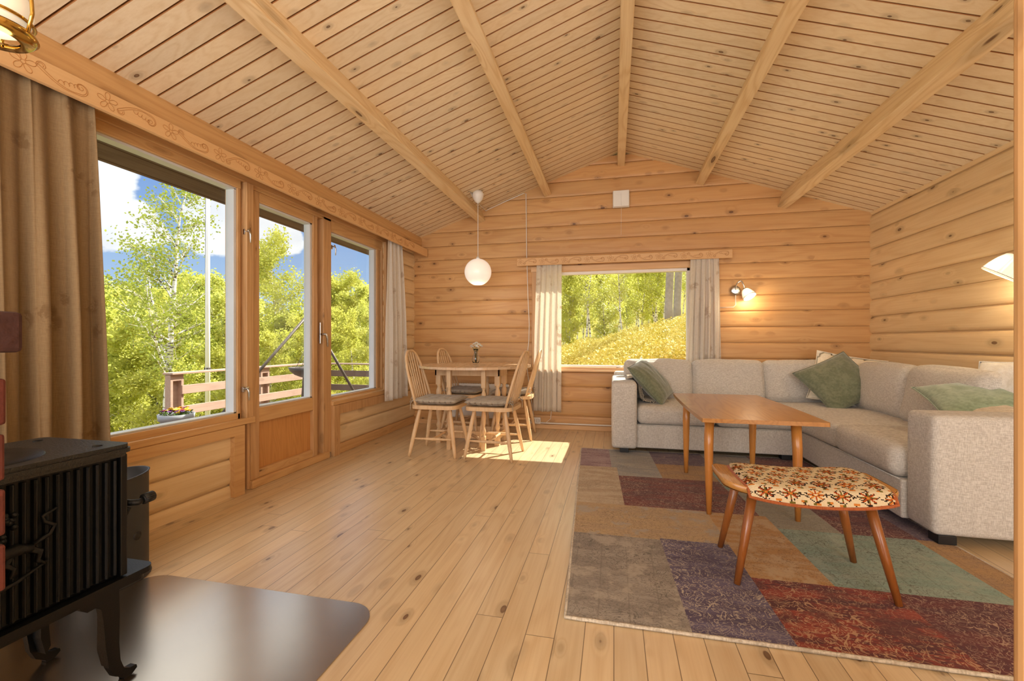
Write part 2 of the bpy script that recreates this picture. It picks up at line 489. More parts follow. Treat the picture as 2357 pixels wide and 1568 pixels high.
M['tripod'] = simple('blackened_steel', srgb(84, 76, 72), 0.5, 0.3)
M['pot'] = simple('grey_plastic_pot', srgb(140, 142, 148), 0.5)
M['soil'] = simple('soil', srgb(70, 52, 36), 0.95)

# ------------------------------------------------------------------ room shell
XL, XR, YF = -2.40, 2.47, 5.05
YB = -2.6
RX, RZ = 0.065, 3.10
SL = (RZ - 2.24) / (RX - XL)
SR = (RZ - 2.267) / (XR - RX)
def ceil_z(x):
    return RZ - (RX - x) * SL if x < RX else RZ - (x - RX) * SR

# floor
MB().box(XL - 0.02, XR + 0.02, YB, YF + 0.02, -0.12, 0.0).build('floor', M['floor'], kind='structure')

def prof(z, z0, pitch, amp, gw):
    t = ((z - z0) / pitch) % 1.0
    d = min(t, 1 - t) * pitch
    if d < gw * 0.55: return -0.010
    if d < gw: return -0.010 + (0.010 + amp * 0.25) * (d - gw * 0.55) / (gw * 0.45)
    return amp * (0.25 + 0.75 * (1 - (1 - min(1, (d - gw) / (pitch * 0.5 - gw))) ** (6.0 if amp < 0.02 else 3.6)))

def zsamples(z0, z1, base, pitch, gw):
    s = {round(z0, 5), round(z1, 5)}
    k = math.floor((z0 - base) / pitch) - 1
    while base + k * pitch < z1 + pitch:
        g = base + k * pitch
        for d in (0, gw * 0.5, gw * 0.56, gw, gw + 0.003, gw + 0.007, gw + 0.012, 0.025, 0.04, 0.06, pitch / 2):
            for q in (g - d, g + d):
                if z0 < q < z1: s.add(round(q, 5))
        k += 1
    return sorted(s)

def log_wall(name, mat, rects, base, pitch, amp, gw, put, thick):
    """rects: (a0(z), a1(z), z0, z1); put(a, depth, z) -> xyz, depth>0 is into the room"""
    mb = MB()
    for a0, a1, z0, z1 in rects:
        zs = zsamples(z0, z1, base, pitch, gw)
        f0 = a0 if callable(a0) else (lambda z, q=a0: q)
        f1 = a1 if callable(a1) else (lambda z, q=a1: q)
        vs = []; fs = []
        for z in zs:
            p = prof(z, base, pitch, amp, gw)
            vs += [put(f0(z), p, z), put(f1(z), p, z), put(f1(z), -thick, z), put(f0(z), -thick, z)]
        n = len(zs)
        for i in range(n - 1):
            for k in range(4):
                k2 = (k + 1) % 4
                fs.append((i * 4 + k, i * 4 + k2, (i + 1) * 4 + k2, (i + 1) * 4 + k))
        fs.append((3, 2, 1, 0)); fs.append(tuple((n - 1) * 4 + k for k in range(4)))
        mb.add(vs, fs)
    return mb.build(name, mat, kind='structure')

W3 = (-0.86, 0.80, 0.70, 1.80)     # far window opening x0,x1,z0,z1
ztop = 3.06
gl = lambda z: max(XL - 0.1, RX - (RZ + 0.03 - z) / SL)
gr = lambda z: min(XR + 0.1, RX + (RZ + 0.03 - z) / SR)
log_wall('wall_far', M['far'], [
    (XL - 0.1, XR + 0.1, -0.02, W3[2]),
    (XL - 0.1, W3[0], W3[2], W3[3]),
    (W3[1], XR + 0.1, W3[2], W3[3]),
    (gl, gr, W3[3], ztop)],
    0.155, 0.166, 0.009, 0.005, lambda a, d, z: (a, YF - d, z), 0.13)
WL0, WL1, WZ0, WZ1 = 0.75, 4.29, 0.49, 2.06
log_wall('wall_left', M['side'], [
    (YB, WL0, 0, 2.30),
    (WL0, 2.445, 0, WZ0),
    (3.41, WL1, 0, WZ0),
    (WL1, YF + 0.02, 0, 2.30),
    (WL0, WL1, WZ1, 2.30)],
    0.0785, 0.166, 0.018, 0.006, lambda a, d, z: (XL + d - 0.008, a, z), 0.12)
log_wall('wall_right', M['side'], [(YB, YF + 0.02, 0, 2.32)],
    0.0785, 0.166, 0.018, 0.006, lambda a, d, z: (XR - d + 0.005, a, z), 0.12)
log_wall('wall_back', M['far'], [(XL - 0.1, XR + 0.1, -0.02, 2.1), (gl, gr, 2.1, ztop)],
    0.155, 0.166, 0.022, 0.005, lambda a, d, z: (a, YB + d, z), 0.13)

# ceiling boards with V grooves, two slopes in one shell
mb = MB()
pitch = 0.1015
ys = []
k = math.floor(YB / pitch)
while k * pitch < YF + 0.15:
    y = k * pitch
    ys += [(y + 0.0, 0.022), (y + 0.0038, 0.022), (y + 0.0050, 0.002), (y + 0.007, 0.0), (y + pitch - 0.004, 0.0), (y + pitch - 0.0028, 0.002), (y + pitch - 0.0020, 0.022)]
    k += 1
for (xa, za, xb, zb) in ((XL - 0.5, ceil_z(XL - 0.5), RX, RZ), (RX, RZ, XR + 0.4, ceil_z(XR + 0.4))):
    L = math.hypot(xb - xa, zb - za); nx, nz = -(zb - za) / L, (xb - xa) / L
    T = 0.16
    vs = []
    for y, d in ys:
        vs += [(xa + nx * d, y, za + nz * d), (xb + nx * d, y, zb + nz * d), (xb + nx * T, y, zb + nz * T), (xa + nx * T, y, za + nz * T)]
    fs = []
    for i in range(len(ys) - 1):
        for q in range(4):
            q2 = (q + 1) % 4
            fs.append((i * 4 + q, i * 4 + q2, (i + 1) * 4 + q2, (i + 1) * 4 + q))
    fs += [(3, 2, 1, 0), tuple((len(ys) - 1) * 4 + q for q in range(4))]
    mb.add(vs, fs)
    o_ = len(mb.mi) - len(fs)
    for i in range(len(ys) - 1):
        if ys[i][1] > 0.001 or ys[i + 1][1] > 0.003: mb.mi[o_ + i * 4] = 1  # groove faces get the painted shade colour
mb.build('ceiling', [M['ceil'], M['groove_shade']], kind='structure', fix=True)

# purlins
def purlin(i, x, zb, slope, w=0.085, d=0.17):
    t = Vector((1, 0, slope)).normalized(); n = Vector((-slope, 0, 1)).normalized()
    c = Vector((x, 0, zb))
    poly = [(-w / 2, 0), (w / 2, 0), (w / 2, d), (-w / 2, d)]
    fn = lambda a, b, y: tuple(c + t * a + n * b + Vector((0, y, 0)))
    MB().prism(poly, fn, YB, YF + 0.005).build('trim_%d' % i, M['beam'], bevel=0.006, kind='structure')
purlin(1, -1.525, 2.412, SL)
purlin(2, -0.735, 2.668, SL)
purlin(3, 0.078, 2.935, 0.0, 0.078, 0.2)
purlin(4, 0.885, 2.668, -SR)
purlin(5, 1.675, 2.368, -SR)
# round plate log along the left eave
MB().prism([(0.115 * math.cos(a * math.pi / 10) * 0.75, 0.115 * math.sin(a * math.pi / 10)) for a in range(20)],
           lambda a, b, y: (-2.375 + a, y, 2.205 + b), YB, YF + 0.01, smooth=True).build('trim_6', M['frameY'], kind='structure')
# plain upright post at the right edge of the view
mb = MB()
for k in range(17):
    z0 = k * 0.166 - 0.01
    pr = [(0.062, z0), (0.078, z0 + 0.012), (0.085, z0 + 0.035), (0.086, z0 + 0.083), (0.085, z0 + 0.13), (0.078, z0 + 0.154), (0.062, z0 + 0.166)]
mb = MB()
mb.prism([(0.0, 0.0), (0.01, -0.02), (0.05, -0.04), (0.5, -0.045), (0.5, 0.06), (0.06, 0.04)],
         lambda a, b, z: (0.534 + a * 0.9 + 0.02 * b, 0.748 + b * 1.2 + a * 0.25, z), 0.0, 2.72)
mb.build('trim_7', M['frameZ'], bevel=0.015, seg=3, kind='structure')

# baseboards
MB().box(XL - 0.01, XL + 0.022, 3.44, YF, 0, 0.085).build('baseboard_left', M['frameY'], bevel=0.004, kind='structure')
MB().box(XL, XR, YF - 0.028, YF + 0.01, 0, 0.052).build('baseboard_far', M['frameX'], bevel=0.004, kind='structure')

# ------------------------------------------------------------------ left windows and door (wall plane x = -2.40)
def fr_box(mb, y0, y1, z0, z1, xf=-2.392, xb=-2.50):
    mb.box(xb, xf, y0, y1, z0, z1)

# window 1
w1 = empty('window_1', (0, 0, 0), kind='structure')
mb = MB()
fr_box(mb, 0.75, 2.447, 2.005, 2.075, -2.395)
fr_box(mb, 0.75, 2.447, 0.488, 0.530, -2.400)
mb.build('frame', M['frameY'], w1, bevel=0.004)
mb = MB()
fr_box(mb, 2.425, 2.447, 0.488, 2.06, -2.400)
fr_box(mb, 0.75, 0.80, 0.488, 2.06, -2.400)
mb.build('frame', M['frameZ'], w1, bevel=0.003)
mb = MB()
for (a, b_, c, d) in ((0.80, 2.425, 1.992, 2.006), (0.80, 2.425, 0.530, 0.540), (2.405, 2.425, 0.53, 2.0), (0.80, 0.815, 0.53, 2.0)):
    mb.box(-2.475, -2.412, a, b_, c, d)
mb.build('glazing_bead', M['alu'], w1, bevel=0.002)
MB().box(-2.462, -2.456, 0.80, 2.42, 0.53, 2.0).build('pane', M['pane'], w1)
MB().box(-2.44, -2.365, 0.70, 2.54, 0.452, 0.492).build('sill', M['frameY'], w1, bevel=0.006)
mb = MB()
mb.prism([(0.72, 0.452), (2.44, 0.452), (2.36, 0.392), (0.72, 0.392)], lambda a, b_, d: (d, a, b_), -2.40, -2.358)
mb.prism([(2.44, 0.452), (2.44, 0.0), (2.36, 0.0), (2.36, 0.392)], lambda a, b_, d: (d, a, b_), -2.40, -2.358)
mb.build('casing', M['frameY'], w1, bevel=0.003)
def window_latch(parent, y, z, x=-2.385, s=1.0):
    mb = MB()
    mb.box(x - 0.012, x + 0.002, y - 0.012 * s, y + 0.012 * s, z + 0.01, z + 0.045)
    mb.tube([(x, y, z + 0.03), (x + 0.03, y, z + 0.03), (x + 0.034, y + 0.004, z + 0.01), (x + 0.03, y + 0.008, z - 0.045)], [0.006, 0.006, 0.007, 0.004], 8)
    mb.lathe([(0.0, -0.004), (0.011, -0.003), (0.011, 0.003), (0, 0.004)], 12, Matrix.Translation((x + 0.026, y, z + 0.035)) @ Matrix.Rotation(R(90), 4, 'Y'))
    return mb.build('latch', M['steel'], parent, bevel=0.0015)
window_latch(w1, 2.475, 1.70)
window_latch(w1, 2.462, 0.655)

# upright between window and door
mb = MB()
mb.box(-2.50, -2.415, 2.447, 2.470, 0, 2.06)
mb.box(-2.50, -2.372, 2.470, 2.528, 0.49, 2.06)
mb.box(-2.50, -2.440, 2.44, 2.505, 0, 0.49)
mb.box(-2.50, -2.40, 2.505, 2.528, 0, 0.49)
mb.build('trim_8', M['frameZ'], bevel=0.004, kind='structure')

# door
d1 = empty('door_1', (0, 0, 0), kind='structure')
mb = MB()
mb.box(-2.47, -2.398, 2.530, 2.606, 0.055, 2.035)
mb.box(-2.47, -2.398, 3.172, 3.226, 0.055, 2.035)
mb.build('stile', M['frameZ'], d1, bevel=0.004)
mb = MB()
mb.box(-2.47, -2.40, 2.606, 3.172, 1.966, 2.035)
mb.box(-2.47, -2.40, 2.606, 3.172, 0.437, 0.540)
mb.box(-2.47, -2.40, 2.606, 3.172, 0.055, 0.112)
mb.build('rail', M['frameY'], d1, bevel=0.004)
MB().box(-2.445, -2.428, 2.60, 3.18, 0.10, 0.445).build('panel', M['ply'], d1)
MB().box(-2.452, -2.446, 2.606, 3.172, 0.54, 1.966).build('pane', M['pane'], d1)
mb = MB()
for (a, b_, c, d) in ((2.606, 3.172, 1.953, 1.966), (2.606, 3.172, 0.540, 0.550), (3.148, 3.172, 0.54, 1.966), (2.606, 2.614, 0.54, 1.966)):
    mb.box(-2.47, -2.412, a, b_, c, d)
mb.build('glazing_bead', M['alu'], d1, bevel=0.002)
MB().box(-2.50, -2.375, 2.52, 3.36, 0.0, 0.055).build('threshold', M['frameY'], d1, bevel=0.006)
mb = MB()
mb.box(-2.50, -2.392, 2.50, 3.45, 2.035, 2.075)
mb.build('head', M['frameY'], d1, bevel=0.004)
mb = MB()
mb.box(-2.405, -2.392, 3.252, 3.268, 0.98, 1.16)
mb.tube([(-2.395, 3.26, 1.06), (-2.345, 3.26, 1.06)], 0.009, 10)
mb.tube([(-2.345, 3.26, 1.065), (-2.342, 3.275, 1.03), (-2.345, 3.285, 0.955)], [0.010, 0.009, 0.007], 10)
mb.build('handle', M['steel'], d1, bevel=0.003)

# upright between door and small window
mb = MB()
mb.box(-2.50, -2.445, 3.226, 3.292, 0.055, 2.06)
mb.box(-2.50, -2.392, 3.292, 3.40, 0.04, 2.06)
mb.build('trim_9', M['frameZ'], bevel=0.004, kind='structure')

# window 2
w2 = empty('window_2', (0, 0, 0), kind='structure')
mb = MB()
fr_box(mb, 3.395, 4.30, 1.958, 2.075, -2.398)
fr_box(mb, 3.395, 4.30, 0.478, 0.512, -2.398)
mb.build('frame', M['frameY'], w2, bevel=0.004)
mb = MB()
fr_box(mb, 3.395, 3.418, 0.49, 2.0, -2.405)
fr_box(mb, 4.185, 4.235, 0.49, 2.0, -2.405)
fr_box(mb, 4.260, 4.300, 0.49, 2.0, -2.395)
mb.build('frame', M['frameZ'], w2, bevel=0.003)
mb = MB()
for (a, b_, c, d) in ((3.418, 4.185, 1.945, 1.958), (3.418, 4.185, 0.512, 0.522), (4.145, 4.185, 0.51, 1.95), (3.418, 3.424, 0.51, 1.95)):
    mb.box(-2.475, -2.418, a, b_, c, d)
mb.build('glazing_bead', M['alu'], w2, bevel=0.002)
MB().box(-2.485, -2.44, 4.235, 4.260, 0.49, 2.0).build('weather_strip', M['white'], w2)
MB().box(-2.462, -2.456, 3.418, 4.185, 0.51, 1.95).build('pane', M['pane'], w2)
MB().box(-2.44, -2.37, 3.395, 4.40, 0.440, 0.480).build('sill', M['frameY'], w2, bevel=0.006)
mb = MB()
mb.prism([(3.40, 0.44), (4.44, 0.44), (4.36, 0.36), (3.48, 0.36)], lambda a, b_, d: (d, a, b_), -2.40, -2.360)
mb.prism([(3.40, 0.44), (3.48, 0.36), (3.48, 0.0), (3.40, 0.0)], lambda a, b_, d: (d, a, b_), -2.40, -2.360)
mb.box(-2.40, -2.365, 4.30, 4.40, 0.44, 2.06)
mb.build('casing', M['frameZ'], w2, bevel=0.003)
window_latch(w2, 3.435, 1.80, -2.41, 0.8)

# head board over the whole left run
mb = MB()
mb.box(-2.42, -2.386, 0.70, 4.42, 2.058, 2.11)
mb.build('trim_10', M['frameY'], bevel=0.005, kind='structure')

# window 3 (far wall)
w3 = empty('window_3', (0, 0, 0), kind='structure')
x0, x1, z0, z1 = W3
mb = MB()
for (a, b_, c, d) in ((x0 - 0.07, x1 + 0.075, z1 - 0.01, z1 + 0.055), (x0, x1, z0 - 0.02, z0 + 0.012)):
    mb.box(a, b_, YF - 0.035, YF + 0.05, c, d)
mb.build('casing', M['frameX'], w3, bevel=0.004)
mb = MB()
mb.box(x1 - 0.005, x1 + 0.06, YF - 0.035, YF + 0.05, z0, z1)
mb.box(x0 - 0.06, x0 + 0.005, YF - 0.035, YF + 0.05, z0, z1)
mb.build('casing', M['frameZ'], w3, bevel=0.004)
mb = MB()
for (a, b_, c, d) in ((x0, x1, z1 - 0.04, z1), (x0, x1, z0 + 0.0, z0 + 0.03), (x1 - 0.035, x1, z0, z1), (x0, x0 + 0.035, z0, z1)):
    mb.box(a, b_, YF + 0.02, YF + 0.09, c, d)
mb.build('sash', M['white'], w3, bevel=0.003)
MB().box(x0 + 0.03, x1 - 0.03, YF + 0.06, YF + 0.066, z0 + 0.02, z1 - 0.03).build('pane', M['pane'], w3)
MB().box(x0 - 0.05, x1 + 0.03, YF - 0.075, YF + 0.05, z0 - 0.040, z0 - 0.018).build('sill', M['frameX'], w3, bevel=0.005)
mb = MB()
mb.tube([(0.03, YF - 0.05, z0 + 0.012), (0.03, YF - 0.075, z0 + 0.016), (0.09, YF - 0.08, z0 + 0.020)], [0.006, 0.006, 0.004], 8)
mb.build('latch', M['steel'], w3)

# ------------------------------------------------------------------ valances
def scroll_pts(flip=1):
    out = []
    def spiral(cx, cy, r0, r1, a0, a1, n=18):
        return [(cx + (r0 + (r1 - r0) * i / n) * math.cos(a0 + (a1 - a0) * i / n), flip * (cy + (r0 + (r1 - r0) * i / n) * math.sin(a0 + (a1 - a0) * i / n))) for i in range(n + 1)]
    # small hook, sweeping stem, large curl; drawn as two strokes
    for k in (0, 1):
        o = 0.007 * k
        hook = spiral(-0.080, 0.018, 0.006 + o, 0.012 + o * 0.6, -0.6, 3.4, 10)
        stem = []
        for i in range(9):
            t = i / 8
            stem.append((-0.094 + o + t * 0.112, flip * (0.012 - 0.046 * math.sin(t * 1.75) + o * (1 - 0.4 * t))))
        curl = spiral(0.046, 0.000, 0.033 - o, 0.009, -1.75, 3.9, 20)
        out.append(hook + stem + curl)
    for k in range(4):
        c = (-0.022 + k * 0.017, -0.016 + 0.004 * k)
        out.append([(c[0] + 0.010 * math.cos(a) + 0.004, flip * (c[1] + 0.013 * math.sin(a))) for a in [-0.2 + i * 0.55 for i in range(7)]])
    out.append(spiral(0.048, 0.002, 0.014, 0.005, 2.0, 8.0, 14))
    return out
def flower_pts():
    out = []
    for k in range(5):
        a0 = k * 2 * math.pi / 5 + 0.3
        lp = []
        for i in range(11):
            t = i / 10 * math.pi
            rr = 0.010 + 0.030 * math.sin(t) ** 0.7
            lp.append((rr * math.cos(a0 + (i / 10 - 0.5) * 1.05), rr * math.sin(a0 + (i / 10 - 0.5) * 1.05)))
        out.append(lp)
    out.append([(0.008 * math.cos(a), 0.008 * math.sin(a)) for a in [i * 0.7 for i in range(10)]])
    return out
def carve(mb, fn, a0, a1, unit, sc):
    n = int((a1 - a0) / unit)
    for k in range(n):
        c = a0 + (k + 0.5) * unit
        for p in flower_pts():
            mb.tube([fn(c - unit * 0.36 + q[0] * sc, q[1] * sc) for q in p], 0.0011, 5, cap=False)
        for p in scroll_pts(1 if k % 2 else -1):
            mb.tube([fn(c + unit * 0.12 + q[0] * sc, q[1] * sc) for q in p], 0.0011, 5, cap=False)

v1 = empty('window_valance', (-2.3, 2.8, 2.07))
tag(v1, 'long carved pine valance board running above all the left-hand windows', 'valance')
mb = MB()
poly = [(0.085, -0.05), (0.1, -0.044), (0.1, 0.043), (0.085, 0.05)]
mb.prism(poly, lambda a, b_, d: (a, d, b_), -2.3, 2.2)
mb.build('board', M['val'], v1, bevel=0.003)
MB().box(-0.075, 0.087, -2.3, 2.2, 0.030, 0.044).build('top_board', M['val'], v1)
mb = MB()
carve(mb, lambda a, b_: (0.1003, a - 2.8, b_ * 0.92), 0.9, 4.95, 0.29, 1.05)
mb.build('carving', M['carve'], v1)
mb = MB()
for k in range(2):
    mb.box(-0.05 + k * 0.035, -0.035 + k * 0.035, -2.3, 2.2, 0.014, 0.032)
mb.build('curtain_rail', M['frameY'], v1)

v2 = empty('window_valance', (0.06, 4.97, 1.90))
tag(v2, 'short carved pine valance board over the far wall window', 'valance')
MB().box(-1.135, 1.125, -0.045, -0.030, -0.043, 0.043).build('board', M['valX'], v2, bevel=0.004)
MB().box(-1.135, 1.125, -0.032, 0.055, 0.028, 0.040).build('top_board', M['valX'], v2)
mb = MB()
carve(mb, lambda a, b_: (a, -0.0453, b_), -1.13, 1.12, 0.25, 0.90)
mb.build('carving', M['carve'], v2)

# ------------------------------------------------------------------ curtains
def curtain(name, mat, put, a0t, a1t, a0b, a1b, zt, zb, folds, amp, label, seed, solid=0.002):
    rr = random.Random(seed)
    ph = [rr.uniform(0, 6.28) for _ in range(4)]
    def fn(u, v):
        z = zt + (zb - zt) * v
        k = v ** 0.8
        a = (a0t * (1 - k) + a0b * k) * (1 - u) + (a1t * (1 - k) + a1b * k) * u
        w = math.sin(2 * math.pi * folds * u + ph[0] + 0.7 * math.sin(3.1 * v + ph[1])) + 0.4 * math.sin(2 * math.pi * folds * 2.3 * u + ph[2] + v)
        a += 0.010 * math.sin(2 * math.pi * folds * u * 1.0 + ph[3]) * amp / 0.03
        d = amp * (0.45 + 0.75 * min(1, v * 2)) * w * 0.7
        return put(a, d, z + 0.004 * math.sin(12 * u + ph[1]) * (v > 0.99))
    mb = MB().grid(fn, max(60, int(folds * 14)), 30)
    o = mb.build(name, mat, solid=solid, fix=False)
    return tag(o, label, 'curtain', None)
c = curtain('curtain', M['curt'], lambda a, d, z: (-2.262 + d, a, z), 0.86, 1.505, 0.86, 1.565, 2.09, 0.10, 6.0, 0.040,
        'heavy beige floral curtain hanging at the left edge behind the stove', 3)
c = curtain('curtain', M['curtw'], lambda a, d, z: (-2.275 + d, a, z), 4.19, 4.49, 4.16, 4.62, 2.09, 0.385, 4.0, 0.028,
        'pale curtain right of the small left-hand window by the corner', 5)
c = curtain('curtain', M['curtw'], lambda a, d, z: (a, 4.965 + d, z), -0.845, -0.575, -0.90, -0.580, 1.93, 0.21, 4.5, 0.020,
        'pale floral curtain left of the far window beside the dining table', 8)
c = curtain('curtain', M['curtw'], lambda a, d, z: (a, 4.965 + d, z), 0.79, 1.06, 0.735, 1.085, 1.93, 0.62, 5.0, 0.020,
        'pale curtain right of the far window behind the sofa', 11)

# ------------------------------------------------------------------ soft shapes
def soft_box(mb, cx, cy, cz, w, d, h, r=0.04, bulge=(0, 0, 0), n=14, mat=None, wrinkle=0.0, seed=0):
    hx, hy, hz = w / 2, d / 2, h / 2
    def pt(p):
        q = Vector((p[0] * hx, p[1] * hy, p[2] * hz))
        c = Vector((max(-hx + r, min(hx - r, q.x)), max(-hy + r, min(hy - r, q.y)), max(-hz + r, min(hz - r, q.z))))
        dd = q - c
        nrm = dd.normalized() if dd.length > 1e-6 else Vector((0, 0, 0))
        o = c + nrm * min(r, dd.length * 10) if dd.length > 1e-6 else q
        bx, by, bz = 1 - p[0] ** 2, 1 - p[1] ** 2, 1 - p[2] ** 2
        o = o + Vector((math.copysign(bulge[0] * by * bz, p[0]) if abs(p[0]) > .99 else 0,
                        math.copysign(bulge[1] * bx * bz, p[1]) if abs(p[1]) > .99 else 0,
                        math.copysign(bulge[2] * bx * by, p[2]) if abs(p[2]) > .99 else 0))
        if wrinkle:
            nv = mnoise.noise_vector(Vector((o.x * 5 + seed, o.y * 5, o.z * 5)))
            o = o + nv * wrinkle
        o = o + Vector((cx, cy, cz))
        return mat @ o if mat is not None else o
    # non-uniform parameter so that the rounded rims get their own rings
    def ring(half):
        e = min(0.9, r / half)
        s = [-1, -1 + e * 0.12, -1 + e * 0.35, -1 + e * 0.65, -1 + e]
        m = 7
        mid = [(-1 + e) + (2 - 2 * e) * i / m for i in range(1, m)]
        return s + mid + [-q for q in reversed(s)]
    rx, ry, rz = ring(hx), ring(hy), ring(hz)
    for ax, (A, B) in ((0, (ry, rz)), (1, (rx, rz)), (2, (rx, ry))):
        for sg in (-1, 1):
            vs = []
            for a in A:
                for b in B:
                    p = [0, 0, 0]; p[ax] = sg
                    o1, o2 = [i for i in range(3) if i != ax]
                    p[o1], p[o2] = a, b
                    vs.append(pt(p))
            nb = len(B)
            fs = [(i * nb + j, (i + 1) * nb + j, (i + 1) * nb + j + 1, i * nb + j + 1) for i in range(len(A) - 1) for j in range(nb - 1)]
            mb.add(vs, fs, True)
    return mb

def weld(o, d=0.0004):
    bm = bmesh.new(); bm.from_mesh(o.data)
    bmesh.ops.remove_doubles(bm, verts=bm.verts, dist=d)
    bmesh.ops.recalc_face_normals(bm, faces=bm.faces)
    bm.to_mesh(o.data); bm.free()
    return o

def pillow(name, mat, loc, rot, size, thick, label, seed=0, cat='pillow', pinch=0.06, flange=0.0, wr=0.006):
    n = 26
    mb = MB()
    def face(sg):
        def fn(i, j):
            u, v = i * 2 - 1, j * 2 - 1
            x = u * size[0] / 2 * (1 - pinch * (1 - v * v))
            y = v * size[1] / 2 * (1 - pinch * (1 - u * u))
            ue, ve = min(1, abs(u) / (1 - flange)), min(1, abs(v) / (1 - flange))
            t = thick / 2 * (max(0, 1 - ue ** 2.6) ** 0.62) * (max(0, 1 - ve ** 2.6) ** 0.62)
            t += 0.0015
            w = mnoise.noise_vector(Vector((u * 2.4 + seed, v * 2.4, sg)))
            edge = (1 - u ** 6) * (1 - v ** 6)
            r_ = mnoise.noise(Vector((u * 5.5 + seed, v * 1.6, sg * 3))) * wr * 1.6 * edge
            return (x + w.x * wr * edge, y + w.y * wr * edge, sg * (t + r_ + abs(w.z) * wr * edge * 0.6))
        return fn
    mb.grid(face(1), n, n); mb.grid(face(-1), n, n)
    # seam
    border = []
    for t in range(80):
        q = t / 20
        if q < 1: i, j = q, 0
        elif q < 2: i, j = 1, q - 1
        elif q < 3: i, j = 3 - q, 1
        else: i, j = 0, 4 - q
        p = face(1)(i, j); border.append((p[0], p[1], 0))
    o = mb.build(name, mat)
    weld(o, 0.0032)
    o.matrix_world = Matrix.Translation(loc) @ Matrix.Rotation(R(rot[1]), 4, 'Z') @ Matrix.Rotation(R(rot[0]), 4, 'X') @ Matrix.Rotation(R(rot[2]), 4, 'Z')
    sm = MB().tube(border, 0.0035, 6, closed=True).build('piping', mat, o)
    return tag(o, label, cat)

# ------------------------------------------------------------------ corner sofa
sf = empty('corner_sofa', (1.3, 4.2, 0))
tag(sf, 'large light grey upholstered corner sofa along the far and right walls', 'sofa')
def rel(o):
    o.location = (-1.3, -4.2, 0)
    return o
def sofa_box(name, x0, x1, y0, y1, z0, z1, r=0.03, bulge=(0, 0, 0), mat=None, wr=0.0, seed=0, tm=None):
    mb = MB()
    soft_box(mb, (x0 + x1) / 2, (y0 + y1) / 2, (z0 + z1) / 2, x1 - x0, y1 - y0, z1 - z0, r, bulge, wrinkle=wr, seed=seed, mat=tm)
    return rel(weld(mb.build(name, mat or M['sofa'], sf)))
sofa_box('base', 0.19, 1.50, 4.085, 4.97, 0.055, 0.262, 0.012)
sofa_box('base', 1.495, 2.41, 2.77, 4.97, 0.055, 0.262, 0.012)
sofa_box('armrest', -0.02, 0.198, 4.02, 4.96, 0.055, 0.64, 0.03, (0.004, 0.004, 0.004))
sofa_box('armrest', 1.515, 2.41, 2.555, 2.775, 0.055, 0.64, 0.03, (0.004, 0.004, 0.004))
sofa_box('backrest', 0.0, 2.41, 4.83, 4.965, 0.20, 0.68, 0.03)
sofa_box('backrest', 2.27, 2.41, 2.775, 4.85, 0.20, 0.68, 0.03)
sofa_box('seat_cushion', 0.202, 0.852, 4.06, 4.84, 0.264, 0.430, 0.05, (0.006, 0.006, 0.012), wr=0.006, seed=1)
sofa_box('seat_cushion', 0.856, 1.505, 4.06, 4.84, 0.264, 0.430, 0.05, (0.006, 0.006, 0.012), wr=0.006, seed=2)
sofa_box('seat_cushion', 1.462, 2.27, 3.46, 4.84, 0.264, 0.434, 0.05, (0.006, 0.006, 0.012), wr=0.006, seed=3)
sofa_box('seat_cushion', 1.462, 2.27, 2.785, 3.455, 0.264, 0.440, 0.055, (0.006, 0.006, 0.014), wr=0.006, seed=4)
def backc(cx, cy, w, yaw, seed, hgt=0.40, zc=0.615, lean=12, dep=0.20):
    mb = MB()
    tm = Matrix.Translation((cx, cy, zc)) @ Matrix.Rotation(R(yaw), 4, 'Z') @ Matrix.Rotation(R(-lean), 4, 'X')
    soft_box(mb, 0, 0, 0, w, dep, hgt, 0.065, (0.006, 0.03, 0.012), wrinkle=0.013, seed=seed, mat=tm)
    return rel(weld(mb.build('back_cushion', M['sofa'], sf)))
backc(0.43, 4.71, 0.645, 0, 11)
backc(1.075, 4.71, 0.645, 0, 12)
backc(1.715, 4.71, 0.645, 0, 13)
backc(2.13, 4.12, 0.70, -90, 14, hgt=0.41)
backc(2.13, 3.42, 0.70, -90, 15, hgt=0.42)
for (x, y) in ((0.09, 4.10), (1.575, 2.60), (1.40, 4.14), (0.06, 4.9), (2.34, 2.62)):
    mb = MB().box(x - 0.038, x + 0.038, y - 0.038, y + 0.038, 0.014, 0.058)
    rel(mb.build('foot', M['black'], sf, bevel=0.003))
# base front seams
mb = MB()
mb.tube([(1.5, 4.083, 0.262), (0.2, 4.083, 0.262)], 0.004, 6)
mb.tube([(1.493, 4.08, 0.262), (1.493, 2.78, 0.262)], 0.004, 6)
rel(mb.build('piping', M['sofa'], sf))

# throw pillows
pillow('throw_pillow', M['green'], (1.90, 4.38, 0.650), (50, -12, 32), (0.49, 0.49), 0.15,
       'large dark green velvet pillow balanced on one corner in the sofa corner', 1)
pillow('throw_pillow', M['cream'], (2.01, 4.49, 0.660), (56, -16, -12), (0.52, 0.52), 0.10,
       'cream linen pillow with flanged edge behind the big green pillow', 2, flange=0.10)
pillow('throw_pillow', M['green'], (0.345, 4.38, 0.63), (50, 62, 14), (0.46, 0.46), 0.15,
       'dark green velvet pillow slumped against the left sofa arm', 3)
pillow('throw_pillow', M['green2'], (2.08, 3.10, 0.665), (16, -28, 16), (0.52, 0.44), 0.13,
       'soft green velvet pillow lying behind the near sofa arm', 4)
pillow('throw_pillow', M['beige'], (2.12, 2.94, 0.580), (8, -8, 3), (0.50, 0.30), 0.15,
       'beige linen pillow tucked under the soft green pillow at the near arm', 5)
pillow('throw_pillow', M['whitelinen'], (2.19, 3.06, 0.70), (74, -78, 4), (0.44, 0.40), 0.12,
       'white linen pillow leaning on the sofa back by the near arm', 6)

